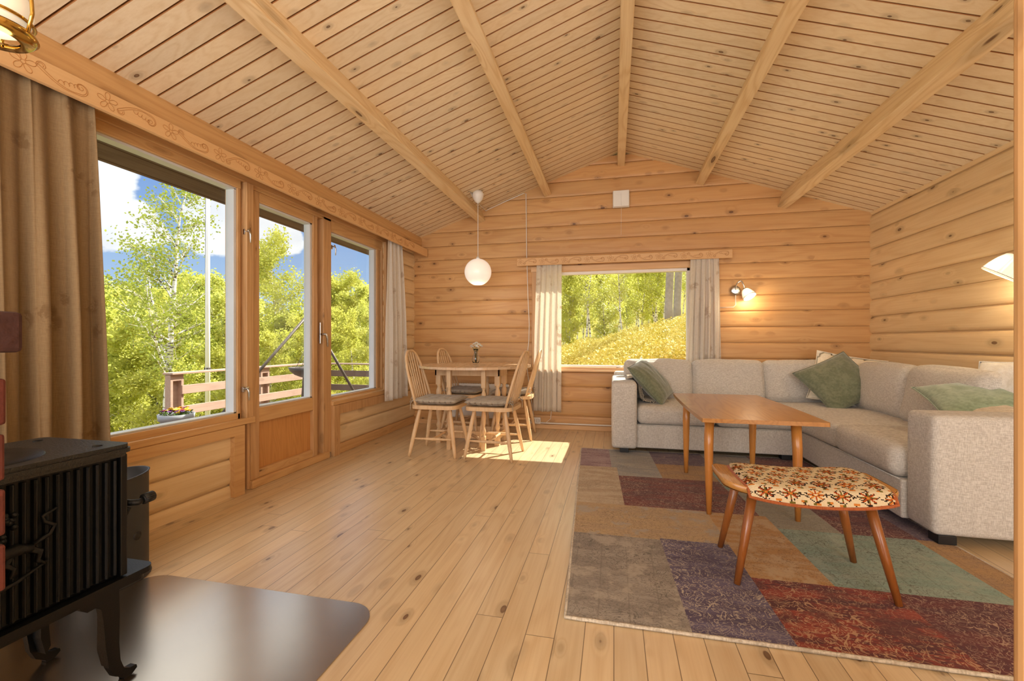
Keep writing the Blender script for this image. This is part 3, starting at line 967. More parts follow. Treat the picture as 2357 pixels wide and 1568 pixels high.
# knitted throw tucked between left arm and pillow
th = empty('knitted_throw', (0.22, 4.35, 0.43))
tag(th, 'light fringed knitted throw bunched beside the left sofa arm', 'blanket')
def thf(u, v):
    # runs over the arm edge and down onto the seat
    path = [(-0.10, 0.225), (-0.02, 0.228), (0.015, 0.19), (0.022, 0.10), (0.035, 0.03), (0.10, 0.018), (0.22, 0.014)]
    t = v * (len(path) - 1); i = min(int(t), len(path) - 2); f = t - i
    a = path[i][0] * (1 - f) + path[i + 1][0] * f
    b = path[i][1] * (1 - f) + path[i + 1][1] * f
    w = 0.010 * math.sin(u * 19 + v * 4) + 0.006 * math.sin(u * 43 + v * 9)
    return (a + w * (v > 0.25), -0.10 + 0.42 * u + 0.02 * math.sin(v * 7 + u * 3), b + abs(w))
MB().grid(thf, 60, 26).build('cloth', M['throw'], th, solid=0.006, fix=False)
mb = MB()
for k in range(34):
    u = k / 33
    p = Vector(thf(u, 1.0))
    mb.tube([p, p + Vector((0.02, rnd.uniform(-.006, .006), 0.004)), p + Vector((0.05 + rnd.uniform(-.01, .02), rnd.uniform(-.012, .012), 0.0))], [0.0035, 0.0025, 0.003], 5)
for k in range(26):
    p = Vector(thf(0.0, 0.35 + 0.6 * k / 25))
    mb.tube([p, p + Vector((0.006, -0.02, 0.0)), p + Vector((0.01 + rnd.uniform(-.01, .01), -0.045, -0.004))], [0.0035, 0.0025, 0.003], 5)
mb.build('fringe', M['throw'], th)

# ------------------------------------------------------------------ coffee table
ct = empty('coffee_table', (0.77, 3.16, 0))
tag(ct, 'rectangular teak coffee table with tapered round legs on the patchwork rug', 'table')
def ct_top(mb):
    w, l = 0.305, 0.60
    pts = []
    for i in range(13):
        t = -1 + 2 * i / 12
        pts.append((w + 0.012 * (1 - t * t), l * t))
    right = pts
    poly = [(a, b) for a, b in right] + [(-a, b) for a, b in reversed(right)]
    mb.prism(poly, lambda a, b, d: (a, b, d), 0.563, 0.585)
mb = MB(); ct_top(mb)
mb.build('table_top', M['teak'], ct, bevel=0.006, seg=3)
mb = MB()
for y in (-0.43, 0.40):
    mb.box(-0.27, 0.27, y - 0.03, y + 0.03, 0.538, 0.564)
for x in (-0.20, 0.20):
    mb.box(x - 0.012, x + 0.012, -0.42, 0.42, 0.530, 0.564)
mb.build('apron', M['leg'], ct, bevel=0.006)
for x, y in ((-0.24, -0.43), (0.215, -0.43), (-0.24, 0.38), (0.215, 0.38)):
    mb = MB().tube([(x * 0.98, y * 0.985, 0.55), (x, y, 0.40), (x * 1.0, y * 1.01, 0.20), (x * 1.0, y * 1.015, 0.013)], [0.026, 0.025, 0.020, 0.0135], 20)
    mb.build('leg', M['leg'], ct)

# ------------------------------------------------------------------ footstool with cross-stitch cover
st = empty('footstool', (0.76, 2.12, 0.0))
tag(st, 'small wooden footstool with a flower-patterned cross-stitch seat on the rug', 'stool')
def saddle(x):     # seat rises towards both ends
    return 0.392 + 0.030 * (abs(x) / 0.30) ** 2
mb = MB()
def fr_(u, v):
    x = -0.325 + 0.65 * u; y = -0.185 + 0.37 * v
    return x, y
poly = []
for i in range(40):
    a = 2 * math.pi * i / 40
    c_, s_ = math.cos(a), math.sin(a)
    poly.append((0.318 * math.copysign(abs(c_) ** 0.30, c_), 0.168 * math.copysign(abs(s_) ** 0.34, s_)))
n = len(poly)
vs = []
for zz in (-0.028, -0.022, -0.004, 0.0):
    sc = {-0.028: 0.96, -0.022: 0.995, -0.004: 1.0, 0.0: 0.985}[zz]
    vs += [(a * sc, b * sc, saddle(a) + zz) for a, b in poly]
fs = [(r * n + i, r * n + (i + 1) % n, (r + 1) * n + (i + 1) % n, (r + 1) * n + i) for r in range(3) for i in range(n)]
mb.add(vs, fs, True)
vs = []
for zz in (-0.028, 0.0):
    for q in range(21):
        x = -0.312 + 0.624 * q / 20
        hw = 0.166 * max(0.0, 1 - (abs(x) / 0.318) ** 6.67) ** 0.17 * 0.985
        vs += [(x, -hw, saddle(x) + zz), (x, hw, saddle(x) + zz)]
fs = []
for r in range(2):
    for q in range(20):
        a = r * 42 + q * 2
        fs.append((a, a + 1, a + 3, a + 2))
mb.add(vs, fs, True)
mb.build('seat_frame', M['stoolwood'], st)

def stitch_mat():
    m, nt, b = new_mat('cross_stitch_flowers')
    tc = nt.new('ShaderNodeTexCoord').outputs['Object']
    s = nt.sep(tc)
    q = 0.0052
    sx = nt.math('MULTIPLY', nt.math('FLOOR', nt.math('DIVIDE', s[0], q)), q)
    sy = nt.math('MULTIPLY', nt.math('FLOOR', nt.math('DIVIDE', nt.math('ADD', s[1], nt.math('MULTIPLY', nt.math('SUBTRACT', s[2], 0.44), 1.0)), q)), q)
    cell = 0.088
    row = nt.math('FLOOR', nt.math('DIVIDE', sy, cell))
    par = nt.math('MULTIPLY', nt.math('MODULO', nt.math('ABSOLUTE', row), 2.0), 0.5)
    cu = nt.math('ADD', nt.math('DIVIDE', sx, cell), par)
    fu = nt.math('SUBTRACT', nt.math('FRACT', cu), 0.5)
    fv = nt.math('SUBTRACT', nt.math('FRACT', nt.math('DIVIDE', sy, cell)), 0.5)
    rr = nt.math('SQRT', nt.math('ADD', nt.math('MULTIPLY', fu, fu), nt.math('MULTIPLY', fv, fv)))
    an = nt.math('ARCTAN2', fv, fu)
    pet = nt.math('ADD', 0.27, nt.math('MULTIPLY', nt.math('COSINE', nt.math('MULTIPLY', an, 8.0)), 0.13))
    petm = nt.math('LESS_THAN', rr, pet)
    pet2 = nt.math('LESS_THAN', rr, nt.math('SUBTRACT', pet, 0.09))
    rid = nt.white(nt.math('ADD', nt.math('FLOOR', cu), nt.math('MULTIPLY', row, 5.3)))[0]
    alt = nt.math('GREATER_THAN', rid, 0.5)
    red, olive, dark, orange, cream = srgb(168, 74, 30), srgb(112, 100, 42), srgb(52, 36, 28), srgb(206, 126, 54), srgb(222, 202, 166)
    c = nt.mix(0.0, cream, cream)
    # dark lattice of small squares and diagonals round every flower
    au, av = nt.math('ABSOLUTE', fu), nt.math('ABSOLUTE', fv)
    dia = nt.math('ABSOLUTE', nt.math('SUBTRACT', nt.math('ADD', au, av), 0.47))
    nz = nt.noise(nt.xyz(sx, sy, 0), 130.0, 1)
    c = nt.mix(nt.math('MULTIPLY', nt.math('LESS_THAN', dia, 0.055), nt.math('GREATER_THAN', nz, 0.50)), c, dark)
    cor = nt.math('MULTIPLY', nt.math('GREATER_THAN', au, 0.38), nt.math('GREATER_THAN', av, 0.38))
    c = nt.mix(cor, c, nt.mix(alt, orange, olive))
    c = nt.mix(petm, c, dark)
    c = nt.mix(nt.math('LESS_THAN', rr, nt.math('SUBTRACT', pet, 0.045)), c, nt.mix(alt, red, orange))
    c = nt.mix(nt.math('MULTIPLY', pet2, nt.math('GREATER_THAN', nt.math('COSINE', nt.math('MULTIPLY', an, 4.0)), 0.0)), c, nt.mix(alt, olive, red))
    c = nt.mix(nt.math('LESS_THAN', rr, 0.07), c, nt.mix(alt, orange, cream))
    kn = nt.math('ADD', nt.math('SINE', nt.math('MULTIPLY', s[0], 2 * math.pi / q)), nt.math('SINE', nt.math('MULTIPLY', s[1], 2 * math.pi / q)))
    nt.put(b.inputs['Base Color'], c)
    b.inputs['Roughness'].default_value = 0.9
    b.inputs['Specular IOR Level'].default_value = 0.15
    nt.put(b.inputs['Normal'], nt.bump(kn, 0.5, 0.001))
    return m
M['stitch'] = stitch_mat()
M['rust'] = fabric('rust_border', srgb(160, 84, 44), srgb(184, 104, 60), scale=300)
def cov(u, v):
    x = (u * 2 - 1)
    y = (v * 2 - 1)
    X = 0.022 + x * (0.262 - 0.010 * abs(y) ** 2)
    Y = y * (0.203 - 0.018 * abs(x) ** 4)
    z = saddle(X) + 0.040 * (max(0.0, 1 - abs(y) ** 3.2)) ** 0.5 * (0.80 + 0.20 * (1 - x * x)) * (1 - abs(x) ** 14) ** 0.5
    z -= 0.030 * max(0, abs(y) - 0.86) / 0.14 * 1.0
    return (X, Y, z)
MB().grid(cov, 60, 44).build('seat_cover', M['stitch'], st, fix=False)
mb = MB()
rim = [cov(i / 30, 0) for i in range(31)] + [cov(1, j / 20) for j in range(1, 21)] + [cov(1 - i / 30, 1) for i in range(1, 31)] + [cov(0, 1 - j / 20) for j in range(1, 20)]
mb.tube([(p[0], p[1], p[2]) for p in rim], 0.0065, 8, closed=True)
mb.build('cover_border', M['rust'], st)
for (fx, fy, tx, ty) in ((-0.262, 0.180, -0.195, 0.125), (-0.272, -0.158, -0.200, -0.115), (0.285, 0.155, 0.205, 0.120), (0.278, -0.184, 0.205, -0.125)):
    mb = MB().tube([(tx, ty, 0.385), (tx + (fx - tx) * 0.5, ty + (fy - ty) * 0.5, 0.20), (fx, fy, 0.013)], [0.0195, 0.0175, 0.0125], 18)
    mb.build('leg', M['stoolleg'], st)

# ------------------------------------------------------------------ patchwork rug
def rug_mat(name, base, alt, line, mode=0, wear=None, dens=1.0):
    m, nt, b = new_mat(name)
    tc = nt.new('ShaderNodeTexCoord').outputs['Object']
    s = nt.sep(tc)
    w1_ = nt.noise(nt.xyz(nt.math('MULTIPLY', s[0], 2.2), nt.math('MULTIPLY', s[1], 9.0), 0.0), 1.6, 5, 0.65)
    fl = nt.noise(nt.xyz(nt.math('MULTIPLY', s[0], 40.0), nt.math('MULTIPLY', s[1], 260.0), 0.0), 1.0, 3, 0.7)
    c = nt.mix(nt.map(nt.math('ADD', w1_, nt.math('MULTIPLY', nt.math('SUBTRACT', fl, 0.5), 0.5)), 0.40, 0.60), base, alt)
    # curling arabesque lines: iso-contours of a warped noise field
    nn = nt.noise(tc, 13.0 * dens, 1.5, 0.5, 1.6)
    lv = nt.math('ABSOLUTE', nt.math('SUBTRACT', nt.math('FRACT', nt.math('MULTIPLY', nn, 5.5)), 0.5))
    ln = nt.map(lv, 0.02, 0.075, 1.0, 0.0)
    n3 = nt.noise(tc, 34.0 * dens, 1.5, 0.5, 2.0)
    lv3 = nt.math('ABSOLUTE', nt.math('SUBTRACT', nt.math('FRACT', nt.math('MULTIPLY', n3, 4.0)), 0.5))
    ln3 = nt.math('MULTIPLY', nt.map(lv3, 0.05, 0.14, 1.0, 0.0), 0.85)
    thin = nt.map(nt.noise(tc, 3.0, 2), 0.35, 0.60, 0.45, 1.0)
    tot = nt.math('MULTIPLY', nt.math('MAXIMUM', nt.math('MULTIPLY', ln, 1.0 if mode else 0.6), ln3), nt.math('MULTIPLY', thin, nt.map(fl, 0.3, 0.6, 0.7, 1.0)))
    if mode == 2:   # border stripes
        st_ = nt.math('ABSOLUTE', nt.math('SUBTRACT', nt.math('FRACT', nt.math('MULTIPLY', s[0], 9.0)), 0.5))
        tot = nt.math('MAXIMUM', tot, nt.math('MULTIPLY', nt.map(st_, 0.015, 0.035, 1.0, 0.0), 0.35))
    c = nt.mix(tot, c, line)
    if wear:
        c = nt.mix(nt.map(nt.noise(tc, 7.0, 5, 0.7), 0.52, 0.62, 0.0, 0.7), c, wear)
    c = nt.mix(nt.math('MULTIPLY', nt.map(fl, 0.3, 0.7), 0.25), c, tuple(x * 0.55 for x in base))
    nt.put(b.inputs['Base Color'], c)
    b.inputs['Roughness'].default_value = 0.95
    b.inputs['Specular IOR Level'].default_value = 0.1
    b.inputs['Sheen Weight'].default_value = 0.1
    nt.put(b.inputs['Normal'], nt.bump(fl, 0.4, 0.002))
    return m
RG = {
 'mauve': rug_mat('rug_mauve', srgb(128, 96, 104), srgb(160, 134, 134), srgb(196, 176, 160)),
 'blue': rug_mat('rug_bluegrey', srgb(146, 144, 140), srgb(168, 160, 148), srgb(104, 98, 92)),
 'cream': rug_mat('rug_cream', srgb(178, 154, 124), srgb(196, 176, 146), srgb(120, 100, 80)),
 'plum': rug_mat('rug_plum', srgb(92, 70, 84), srgb(110, 90, 98), srgb(160, 140, 130), 1),
 'gold': rug_mat('rug_gold', srgb(176, 138, 88), srgb(160, 128, 92), srgb(112, 82, 56), 2),
 'red': rug_mat('rug_red', srgb(118, 56, 44), srgb(92, 54, 50), srgb(176, 148, 122), 1),
 'tan': rug_mat('rug_tan', srgb(188, 158, 116), srgb(178, 150, 116), srgb(116, 92, 66), 0, srgb(164, 156, 144)),
 'grey': rug_mat('rug_grey', srgb(160, 148, 134), srgb(138, 126, 114), srgb(96, 86, 76), 2, srgb(178, 164, 146)),
 'purple': rug_mat('rug_purple', srgb(84, 70, 88), srgb(108, 96, 116), srgb(198, 180, 158), 1, None, 0.8),
 'mustard': rug_mat('rug_mustard', srgb(184, 136, 76), srgb(194, 160, 118), srgb(128, 90, 52), 0, srgb(198, 170, 132)),
 'stone': rug_mat('rug_stone', srgb(158, 150, 130), srgb(144, 138, 124), srgb(100, 90, 74)),
 'teal': rug_mat('rug_teal', srgb(136, 158, 142), srgb(152, 164, 148), srgb(92, 92, 78), 2, srgb(160, 166, 148)),
 'rose': rug_mat('rug_darkred', srgb(104, 50, 46), srgb(84, 46, 48), srgb(182, 150, 124), 1, None, 0.9),
 'fire': rug_mat('rug_firered', srgb(146, 62, 44), srgb(78, 44, 44), srgb(196, 158, 120), 1, srgb(92, 50, 46), 0.7),
}
cor = {'nl': (-0.170, 1.598), 'nr': (1.66, 1.60), 'fl': (-0.295, 4.15), 'fr': (1.53, 4.17)}
def rug_xy(u, v):
    a = Vector(cor['nl']) * (1 - u) + Vector(cor['nr']) * u
    b = Vector(cor['fl']) * (1 - u) + Vector(cor['fr']) * u
    return a * (1 - v) + b * v
Wd, Ld = 1.83, 2.55
# patches in metres from the near left corner: x0, x1, y0, y1, colour
patches = [
 (0, .43, 0, .715, 'grey'), (.43, .75, 0, .73, 'purple'), (.75, 1.26, 0, .43, 'fire'), (1.26, 1.83, 0, .43, 'rose'),
 (.75, 1.06, .43, 1.15, 'mustard'), (1.06, 1.68, .43, .99, 'teal'), (1.68, 1.83, .43, .99, 'gold'),
 (0, .75, .73, 1.155, 'tan'), (0, .43, .715, .73, 'tan'),
 (0, .29, 1.155, 1.965, 'cream'), (.29, 1.03, 1.155, 1.755, 'red'), (.75, 1.03, 1.15, 1.155, 'red'),
 (1.03, 1.06, .99, 1.15, 'mustard'), (1.06, 1.36, .99, 1.60, 'stone'), (1.03, 1.06, 1.15, 1.60, 'stone'), (1.36, 1.70, .99, 1.55, 'rose'), (1.70, 1.83, .99, 1.6, 'plum'),
 (0, .25, 1.965, 2.55, 'mauve'), (.25, .60, 1.755, 2.55, 'blue'), (.25, .29, 1.755, 1.965, 'cream'),
 (.60, .98, 1.755, 2.14, 'gold'), (.60, 1.03, 2.14, 2.55, 'plum'), (.98, 1.40, 1.60, 2.14, 'teal'), (1.03, 1.40, 2.14, 2.55, 'grey'),
 (1.36, 1.40, 1.55, 1.60, 'stone'), (1.40, 1.83, 1.55, 2.1, 'tan'), (1.40, 1.83, 2.1, 2.55, 'red'), (.98, 1.06, 1.56, 1.60, 'stone')]
xs = sorted({p[i] for p in patches for i in (0, 1)}); ysr = sorted({p[i] for p in patches for i in (2, 3)})
mb = MB(); keys = list(RG)
for i in range(len(xs) - 1):
    for j in range(len(ysr) - 1):
        cxm, cym = (xs[i] + xs[i + 1]) / 2, (ysr[j] + ysr[j + 1]) / 2
        key = 'tan'
        for p in patches:
            if p[0] <= cxm <= p[1] and p[2] <= cym <= p[3]: key = p[4]
        q = [rug_xy(a / Wd, b / Ld) for a, b in ((xs[i], ysr[j]), (xs[i + 1], ysr[j]), (xs[i + 1], ysr[j + 1]), (xs[i], ysr[j + 1]))]
        mb.add([(p.x, p.y, 0.0125) for p in q], [(0, 1, 2, 3)], mi=keys.index(key))
q = [rug_xy(a, b) for a, b in ((0, 0), (1, 0), (1, 1), (0, 1))]
mb.add([(p.x, p.y, z) for z in (0.002, 0.0125) for p in q], [(3, 2, 1, 0), (0, 1, 5, 4), (1, 2, 6, 5), (2, 3, 7, 6), (3, 0, 4, 7)], mi=keys.index('grey'))
rug = mb.build('patchwork_rug', [RG[k] for k in keys], fix=False)
tag(rug, 'faded multicoloured patchwork rug of oriental motifs under the coffee table', 'rug')
mb = MB()
loop = []
for (u0, v0, u1, v1) in ((0, 0, 1, 0), (1, 0, 1, 1), (1, 1, 0, 1), (0, 1, 0, 0)):
    for k in range(60):
        t = k / 60; p = rug_xy(u0 + (u1 - u0) * t, v0 + (v1 - v0) * t)
        loop.append((p.x, p.y, 0.0075 + 0.0008 * (k % 2)))
mb.tube(loop, 0.0065, 6, closed=True)
mb.build('bound_edge', M['throw'], rug)

# ------------------------------------------------------------------ dining table
dt = empty('dining_table', (-1.36, 4.25, 0))
tag(dt, 'round whitewashed pine drop-leaf dining table with turned legs by the corner', 'table')
TR = 0.56
poly = [(TR * math.cos(i * math.pi / 36), TR * math.sin(i * math.pi / 36)) for i in range(72)]
MB().prism(poly, lambda a, b, d: (a, b, d), 0.746, 0.768).build('table_top', M['tabletop'], dt, bevel=0.006, seg=3)
mb = MB()
mb.box(-0.36, 0.30, -0.165, -0.145, 0.665, 0.746); mb.box(-0.36, 0.30, 0.145, 0.165, 0.665, 0.746)
mb.box(-0.36, -0.34, -0.165, 0.165, 0.665, 0.746); mb.box(0.28, 0.30, -0.165, 0.165, 0.665, 0.746)
mb.build('apron', M['chair'], dt, bevel=0.003)
def turned_leg(mb, x, y, zt, s=1.0, zb=0.0):
    mb.box(x - 0.024 * s, x + 0.024 * s, y - 0.024 * s, y + 0.024 * s, zt - 0.17, zt)
    mb.box(x - 0.024 * s, x + 0.024 * s, y - 0.024 * s, y + 0.024 * s, zb, zb + 0.13)
    pr = [(0.024, 0.13), (0.015, 0.145), (0.024, 0.165), (0.026, 0.18), (0.018, 0.20), (0.015, 0.215), (0.022, 0.25), (0.028, 0.30), (0.024, 0.34),
          (0.016, 0.37), (0.022, 0.385), (0.016, 0.40), (0.022, 0.44), (0.028, 0.49), (0.026, 0.52), (0.015, 0.55), (0.024, 0.575)]
    k = (zt - 0.17 - 0.13 - zb) / (0.575 - 0.13)
    mb.lathe([(r * s, zb + 0.13 + (z - 0.13) * k) for r, z in pr], 16, Matrix.Translation((x, y, 0)))
for (x, y, s) in ((-0.33, -0.13, 1), (-0.33, 0.13, 1), (0.27, -0.13, 1), (0.27, 0.13, 1), (-0.13, -0.37, 0.8), (0.20, -0.36, 0.8), (0.02, 0.38, 0.8)):
    mb = MB(); turned_leg(mb, x, y, 0.745, s)
    mb.build('leg', M['chair'], dt)
mb = MB()
mb.box(-0.33, 0.27, -0.14, -0.12, 0.055, 0.125); mb.box(-0.33, 0.27, 0.12, 0.14, 0.055, 0.125)
mb.box(-0.34, -0.32, -0.13, 0.13, 0.05, 0.11); mb.box(0.26, 0.28, -0.13, 0.13, 0.05, 0.11)
mb.tube([(-0.13, -0.37, 0.09), (-0.30, -0.14, 0.09)], 0.014, 8)
mb.tube([(0.20, -0.36, 0.09), (0.02, -0.14, 0.09)], 0.014, 8)
mb.tube([(0.02, 0.38, 0.09), (0.0, 0.14, 0.09)], 0.014, 8)
mb.build('stretcher', M['chair'], dt)

# vase with flowers
va = empty('flower_vase', (-1.375, 4.33, 0.768))
tag(va, 'small clear glass vase in the middle of the round dining table', 'vase')
def glassmat():
    m, nt, b = new_mat('clear_glass')
    b.inputs['Base Color'].default_value = (0.95, 0.97, 0.96, 1)
    b.inputs['Roughness'].default_value = 0.03
    b.inputs['Transmission Weight'].default_value = 1.0
    b.inputs['IOR'].default_value = 1.3
    nt.put(b.inputs['Coat Weight'], nt.map(nt.noise(nt.new('ShaderNodeTexCoord').outputs['Object'], 20.0, 2), 0.3, 0.7, 0.2, 0.5))
    return m
M['glass'] = glassmat()
MB().lathe([(0.0, 0.001), (0.026, 0.001), (0.032, 0.012), (0.040, 0.045), (0.036, 0.075), (0.020, 0.105), (0.017, 0.125), (0.026, 0.155), (0.0245, 0.155), (0.015, 0.126), (0.018, 0.105), (0.034, 0.075), (0.037, 0.045), (0.028, 0.014), (0, 0.012)], 28).build('vessel', M['glass'], va)
M['petal'] = simple('white_petals', srgb(250, 248, 240), 0.7)
M['stem'] = simple('green_stem', srgb(96, 122, 60), 0.7)
M['yolk'] = simple('yellow_centre', srgb(220, 190, 90), 0.8)
fr = random.Random(5)
hs = [(-0.045, 0.0, 0.185), (-0.02, 0.015, 0.205), (0.005, -0.01, 0.19), (0.03, 0.01, 0.20), (0.055, 0.0, 0.185), (0.0, 0.02, 0.215), (0.02, -0.02, 0.175), (-0.028, -0.02, 0.172)]
for i, (x, y, z) in enumerate(hs):
    fo = empty('white_flower', (-1.375, 4.33, 0.768))
    tag(fo, 'white daisy-like bloom in the small glass vase on the dining table', 'flower', 'white flowers in the glass vase')
    MB().tube([(x * 0.15, y * 0.15, 0.016), (x * 0.25, y * 0.25, 0.11), (x * 0.6, y * 0.6, 0.155), (x, y, z)], 0.0016, 5).build('stem', M['stem'], fo)
    mb = MB()
    tilt = Matrix.Translation((x, y, z)) @ Matrix.Rotation(fr.uniform(-.5, .5), 4, 'X') @ Matrix.Rotation(x * 8, 4, 'Y')
    for ring_, (rr_, zz_) in enumerate(((0.021, 0.0), (0.015, 0.005))):
        for k in range(13):
            a = k / 13 * 2 * math.pi + ring_ * 0.2
            d = Vector((math.cos(a), math.sin(a), 0)); t_ = Vector((-d.y, d.x, 0))
            p0 = Vector((0, 0, zz_)); p1 = d * rr_ * 0.6 + t_ * 0.004 + Vector((0, 0, zz_ + 0.005)); p2 = d * rr_ + Vector((0, 0, zz_ + 0.003)); p3 = d * rr_ * 0.6 - t_ * 0.004 + Vector((0, 0, zz_ + 0.005))
            mb.add([tilt @ p for p in (p0, p1, p2, p3)], [(0, 1, 2, 3)], True)
    mb.build('petals', M['petal'], fo, solid=0.0008, fix=False)
    MB().lathe([(0.0, 0.009), (0.005, 0.008), (0.006, 0.003)], 10, tilt).build('centre', M['yolk'], fo)

# ------------------------------------------------------------------ windsor chairs
def make_chair():
    c = empty('windsor_chair', (0, 0, 0))
    # faces +X; back at -X
    mb = MB()
    poly = []
    for i in range(36):
        a = 2 * math.pi * i / 36
        cx_, sy_ = math.cos(a), math.sin(a)
        k = 0.42
        x = 0.215 * math.copysign(abs(cx_) ** k, cx_)
        y = 0.215 * math.copysign(abs(sy_) ** k, sy_) * (1.0 + 0.06 * cx_)
        poly.append((x, y))
    mb.prism(poly, lambda a, b, d: (a, b, d), 0.415, 0.447)
    mb.build('seat', M['chair'], c, bevel=0.009, seg=3)
    top = 0.915
    bow = []
    for i in range(33):
        t = i / 32 * math.pi
        y = 0.182 * math.cos(t)
        y = 0.185 * math.copysign(abs(math.cos(t)) ** 0.75, math.cos(t))
        h = math.sin(t) ** 0.62 if math.sin(t) > 0 else 0
        z = 0.445 + (top - 0.445) * h
        x = -0.155 - 0.135 * h
        bow.append((x, y, z))
    bow[0] = (-0.155, 0.185, 0.44); bow[-1] = (-0.155, -0.185, 0.44)
    MB().tube(bow, 0.0115, 10).build('bow', M['chair'], c)
    for k in range(7):
        f = (k - 3) / 3
        yb, yt = f * 0.125, f * 0.150
        ct_ = abs(yt) / 0.185
        tt = math.acos(min(1, ct_ ** (1 / 0.75)))
        h = math.sin(tt) ** 0.62
        zt = 0.445 + (top - 0.445) * h - 0.004; xt = -0.155 - 0.135 * h
        xb = -0.175 + 0.01 * f * f
        pts = [(xb + (xt - xb) * s, yb + (yt - yb) * s, 0.44 + (zt - 0.44) * s) for s in (0, 0.2, 0.38, 0.6, 1)]
        MB().tube(pts, [0.005, 0.0065, 0.008, 0.006, 0.0045], 8).build('spindle', M['chair'], c)
    feet = {}
    for sx in (1, -1):
        for sy in (1, -1):
            p0 = Vector((sx * 0.135, sy * 0.135, 0.42)); p1 = Vector((sx * 0.205 - 0.008 * (sx < 0), sy * 0.200, 0.0))
            prof_ = [(0, .0125), (.10, .0145), (.28, .0175), (.42, .0185), (.43, .0165), (.445, .0185), (.455, .0165), (.47, .0185), (.70, .0170), (.71, .0150), (.725, .0170), (.88, .0140), (1.0, .0115)]
            MB().tube([p0.lerp(p1, t) for t, _ in prof_], [r for _, r in prof_], 12).build('leg', M['chair'], c)
            feet[(sx, sy)] = (p0, p1)
    def at(k, z):
        p0, p1 = feet[k]; t = (p0.z - z) / (p0.z - p1.z)
        return p0.lerp(p1, t)
    for sy in (1, -1):
        a, b = at((1, sy), 0.155), at((-1, sy), 0.155)
        MB().tube([a.lerp(b, t) for t in (0, .15, .5, .85, 1)], [.007, .0085, .0135, .0085, .007], 10).build('stretcher', M['chair'], c)
    a = (at((1, 1), 0.155) + at((-1, 1), 0.155)) / 2; b = (at((1, -1), 0.155) + at((-1, -1), 0.155)) / 2
    MB().tube([a.lerp(b, t) for t in (0, .1, .3, .5, .7, .9, 1)], [.007, .012, .008, .0135, .008, .012, .007], 10).build('stretcher', M['chair'], c)
    return c
def make_pad():
    p = empty('seat_cushion', (0, 0, 0))
    def fn(sg):
        def g(u, v):
            x, y = u * 2 - 1, v * 2 - 1
            e = max(0, (1 - abs(x) ** 5)) ** 0.5 * max(0, (1 - abs(y) ** 5)) ** 0.5
            t = 0.030 * e
            dm = 1.0
            for bx in (-0.5, 0.0, 0.5):
                for by in (-0.5, 0.0, 0.5):
                    d2 = (x - bx) ** 2 + (y - by) ** 2
                    dm -= 0.62 * math.exp(-d2 / 0.010)
                    
            cr = 0.0
            for q in (-0.5, 0, 0.5):
                cr += math.exp(-((x - q) / 0.06) ** 2) + math.exp(-((y - q) / 0.06) ** 2)
            t *= max(0.25, dm) * (1 - 0.10 * min(1.5, cr))
            w = mnoise.noise(Vector((x * 4, y * 4, sg))) * 0.004
            return (x * 0.198 * (1 - 0.04 * (1 - y * y)), y * 0.198 * (1 - 0.04 * (1 - x * x)), 0.030 + sg * t + w * e + 0.014 * max(0, -x - 0.5) + 0.004 * x * x)
        return g
    mb = MB(); mb.grid(fn(1), 40, 40); mb.grid(fn(-1), 24, 24)
    weld(mb.build('pad', M['seatpad'], p), 0.001)
    for sy in (1, -1):
        mb = MB()
        y = sy * 0.165
        mb.tube([(-0.188, y, 0.035), (-0.205, y + .01 * sy, 0.06), (-0.212, y, 0.085), (-0.200, y - .012, 0.065)], 0.0028, 6)
        mb.tube([(-0.195, y, 0.045), (-0.225, y + .016, 0.055), (-0.232, y + 0.004, 0.02), (-0.205, y, 0.04)], 0.0028, 6)
        mb.tube([(-0.195, y, 0.045), (-0.222, y - .01, 0.01), (-0.222, y - .012, -0.045)], 0.0028, 6)
        mb.build('tie', M['seatpad'], p)
    return p
ch0 = make_chair(); pad0 = make_pad()
spots = [(-1.528, 3.755, 2, 'front left, back towards the left windows', 'chair with its back to the small left window, nearest the camera'),
         (-1.025, 3.760, 178, '', ''),
         (-1.560, 4.560, -4, '', ''),
         (-1.035, 4.560, 184, '', '')]
clab = ['spindle-back pine chair at the front left of the dining table, back towards the windows',
        'spindle-back pine chair at the front right of the dining table, back towards the sofa',
        'spindle-back pine chair behind the table on the left, by the corner',
        'spindle-back pine chair behind the table on the right, beside the pale curtain']
plab = ['tufted taupe cushion on the front left dining chair', 'tufted taupe cushion on the front right dining chair',
        'tufted taupe cushion on the rear left dining chair by the corner', 'tufted taupe cushion on the rear right dining chair by the curtain']
for i, (x, y, a, _, _) in enumerate(spots):
    c = ch0 if i == 0 else copy_tree(ch0)
    p = pad0 if i == 0 else copy_tree(pad0)
    c.location = (x, y, 0); c.rotation_euler = (0, 0, R(a))
    ca, sa = math.cos(R(a)), math.sin(R(a))
    p.location = (x + 0.012 * ca, y + 0.012 * sa, 0.4475); p.rotation_euler = (0, 0, R(a))
    tag(c, clab[i], 'chair', 'windsor chairs round the dining table')
    tag(p, plab[i], 'cushion', 'tufted cushions on the dining chairs')

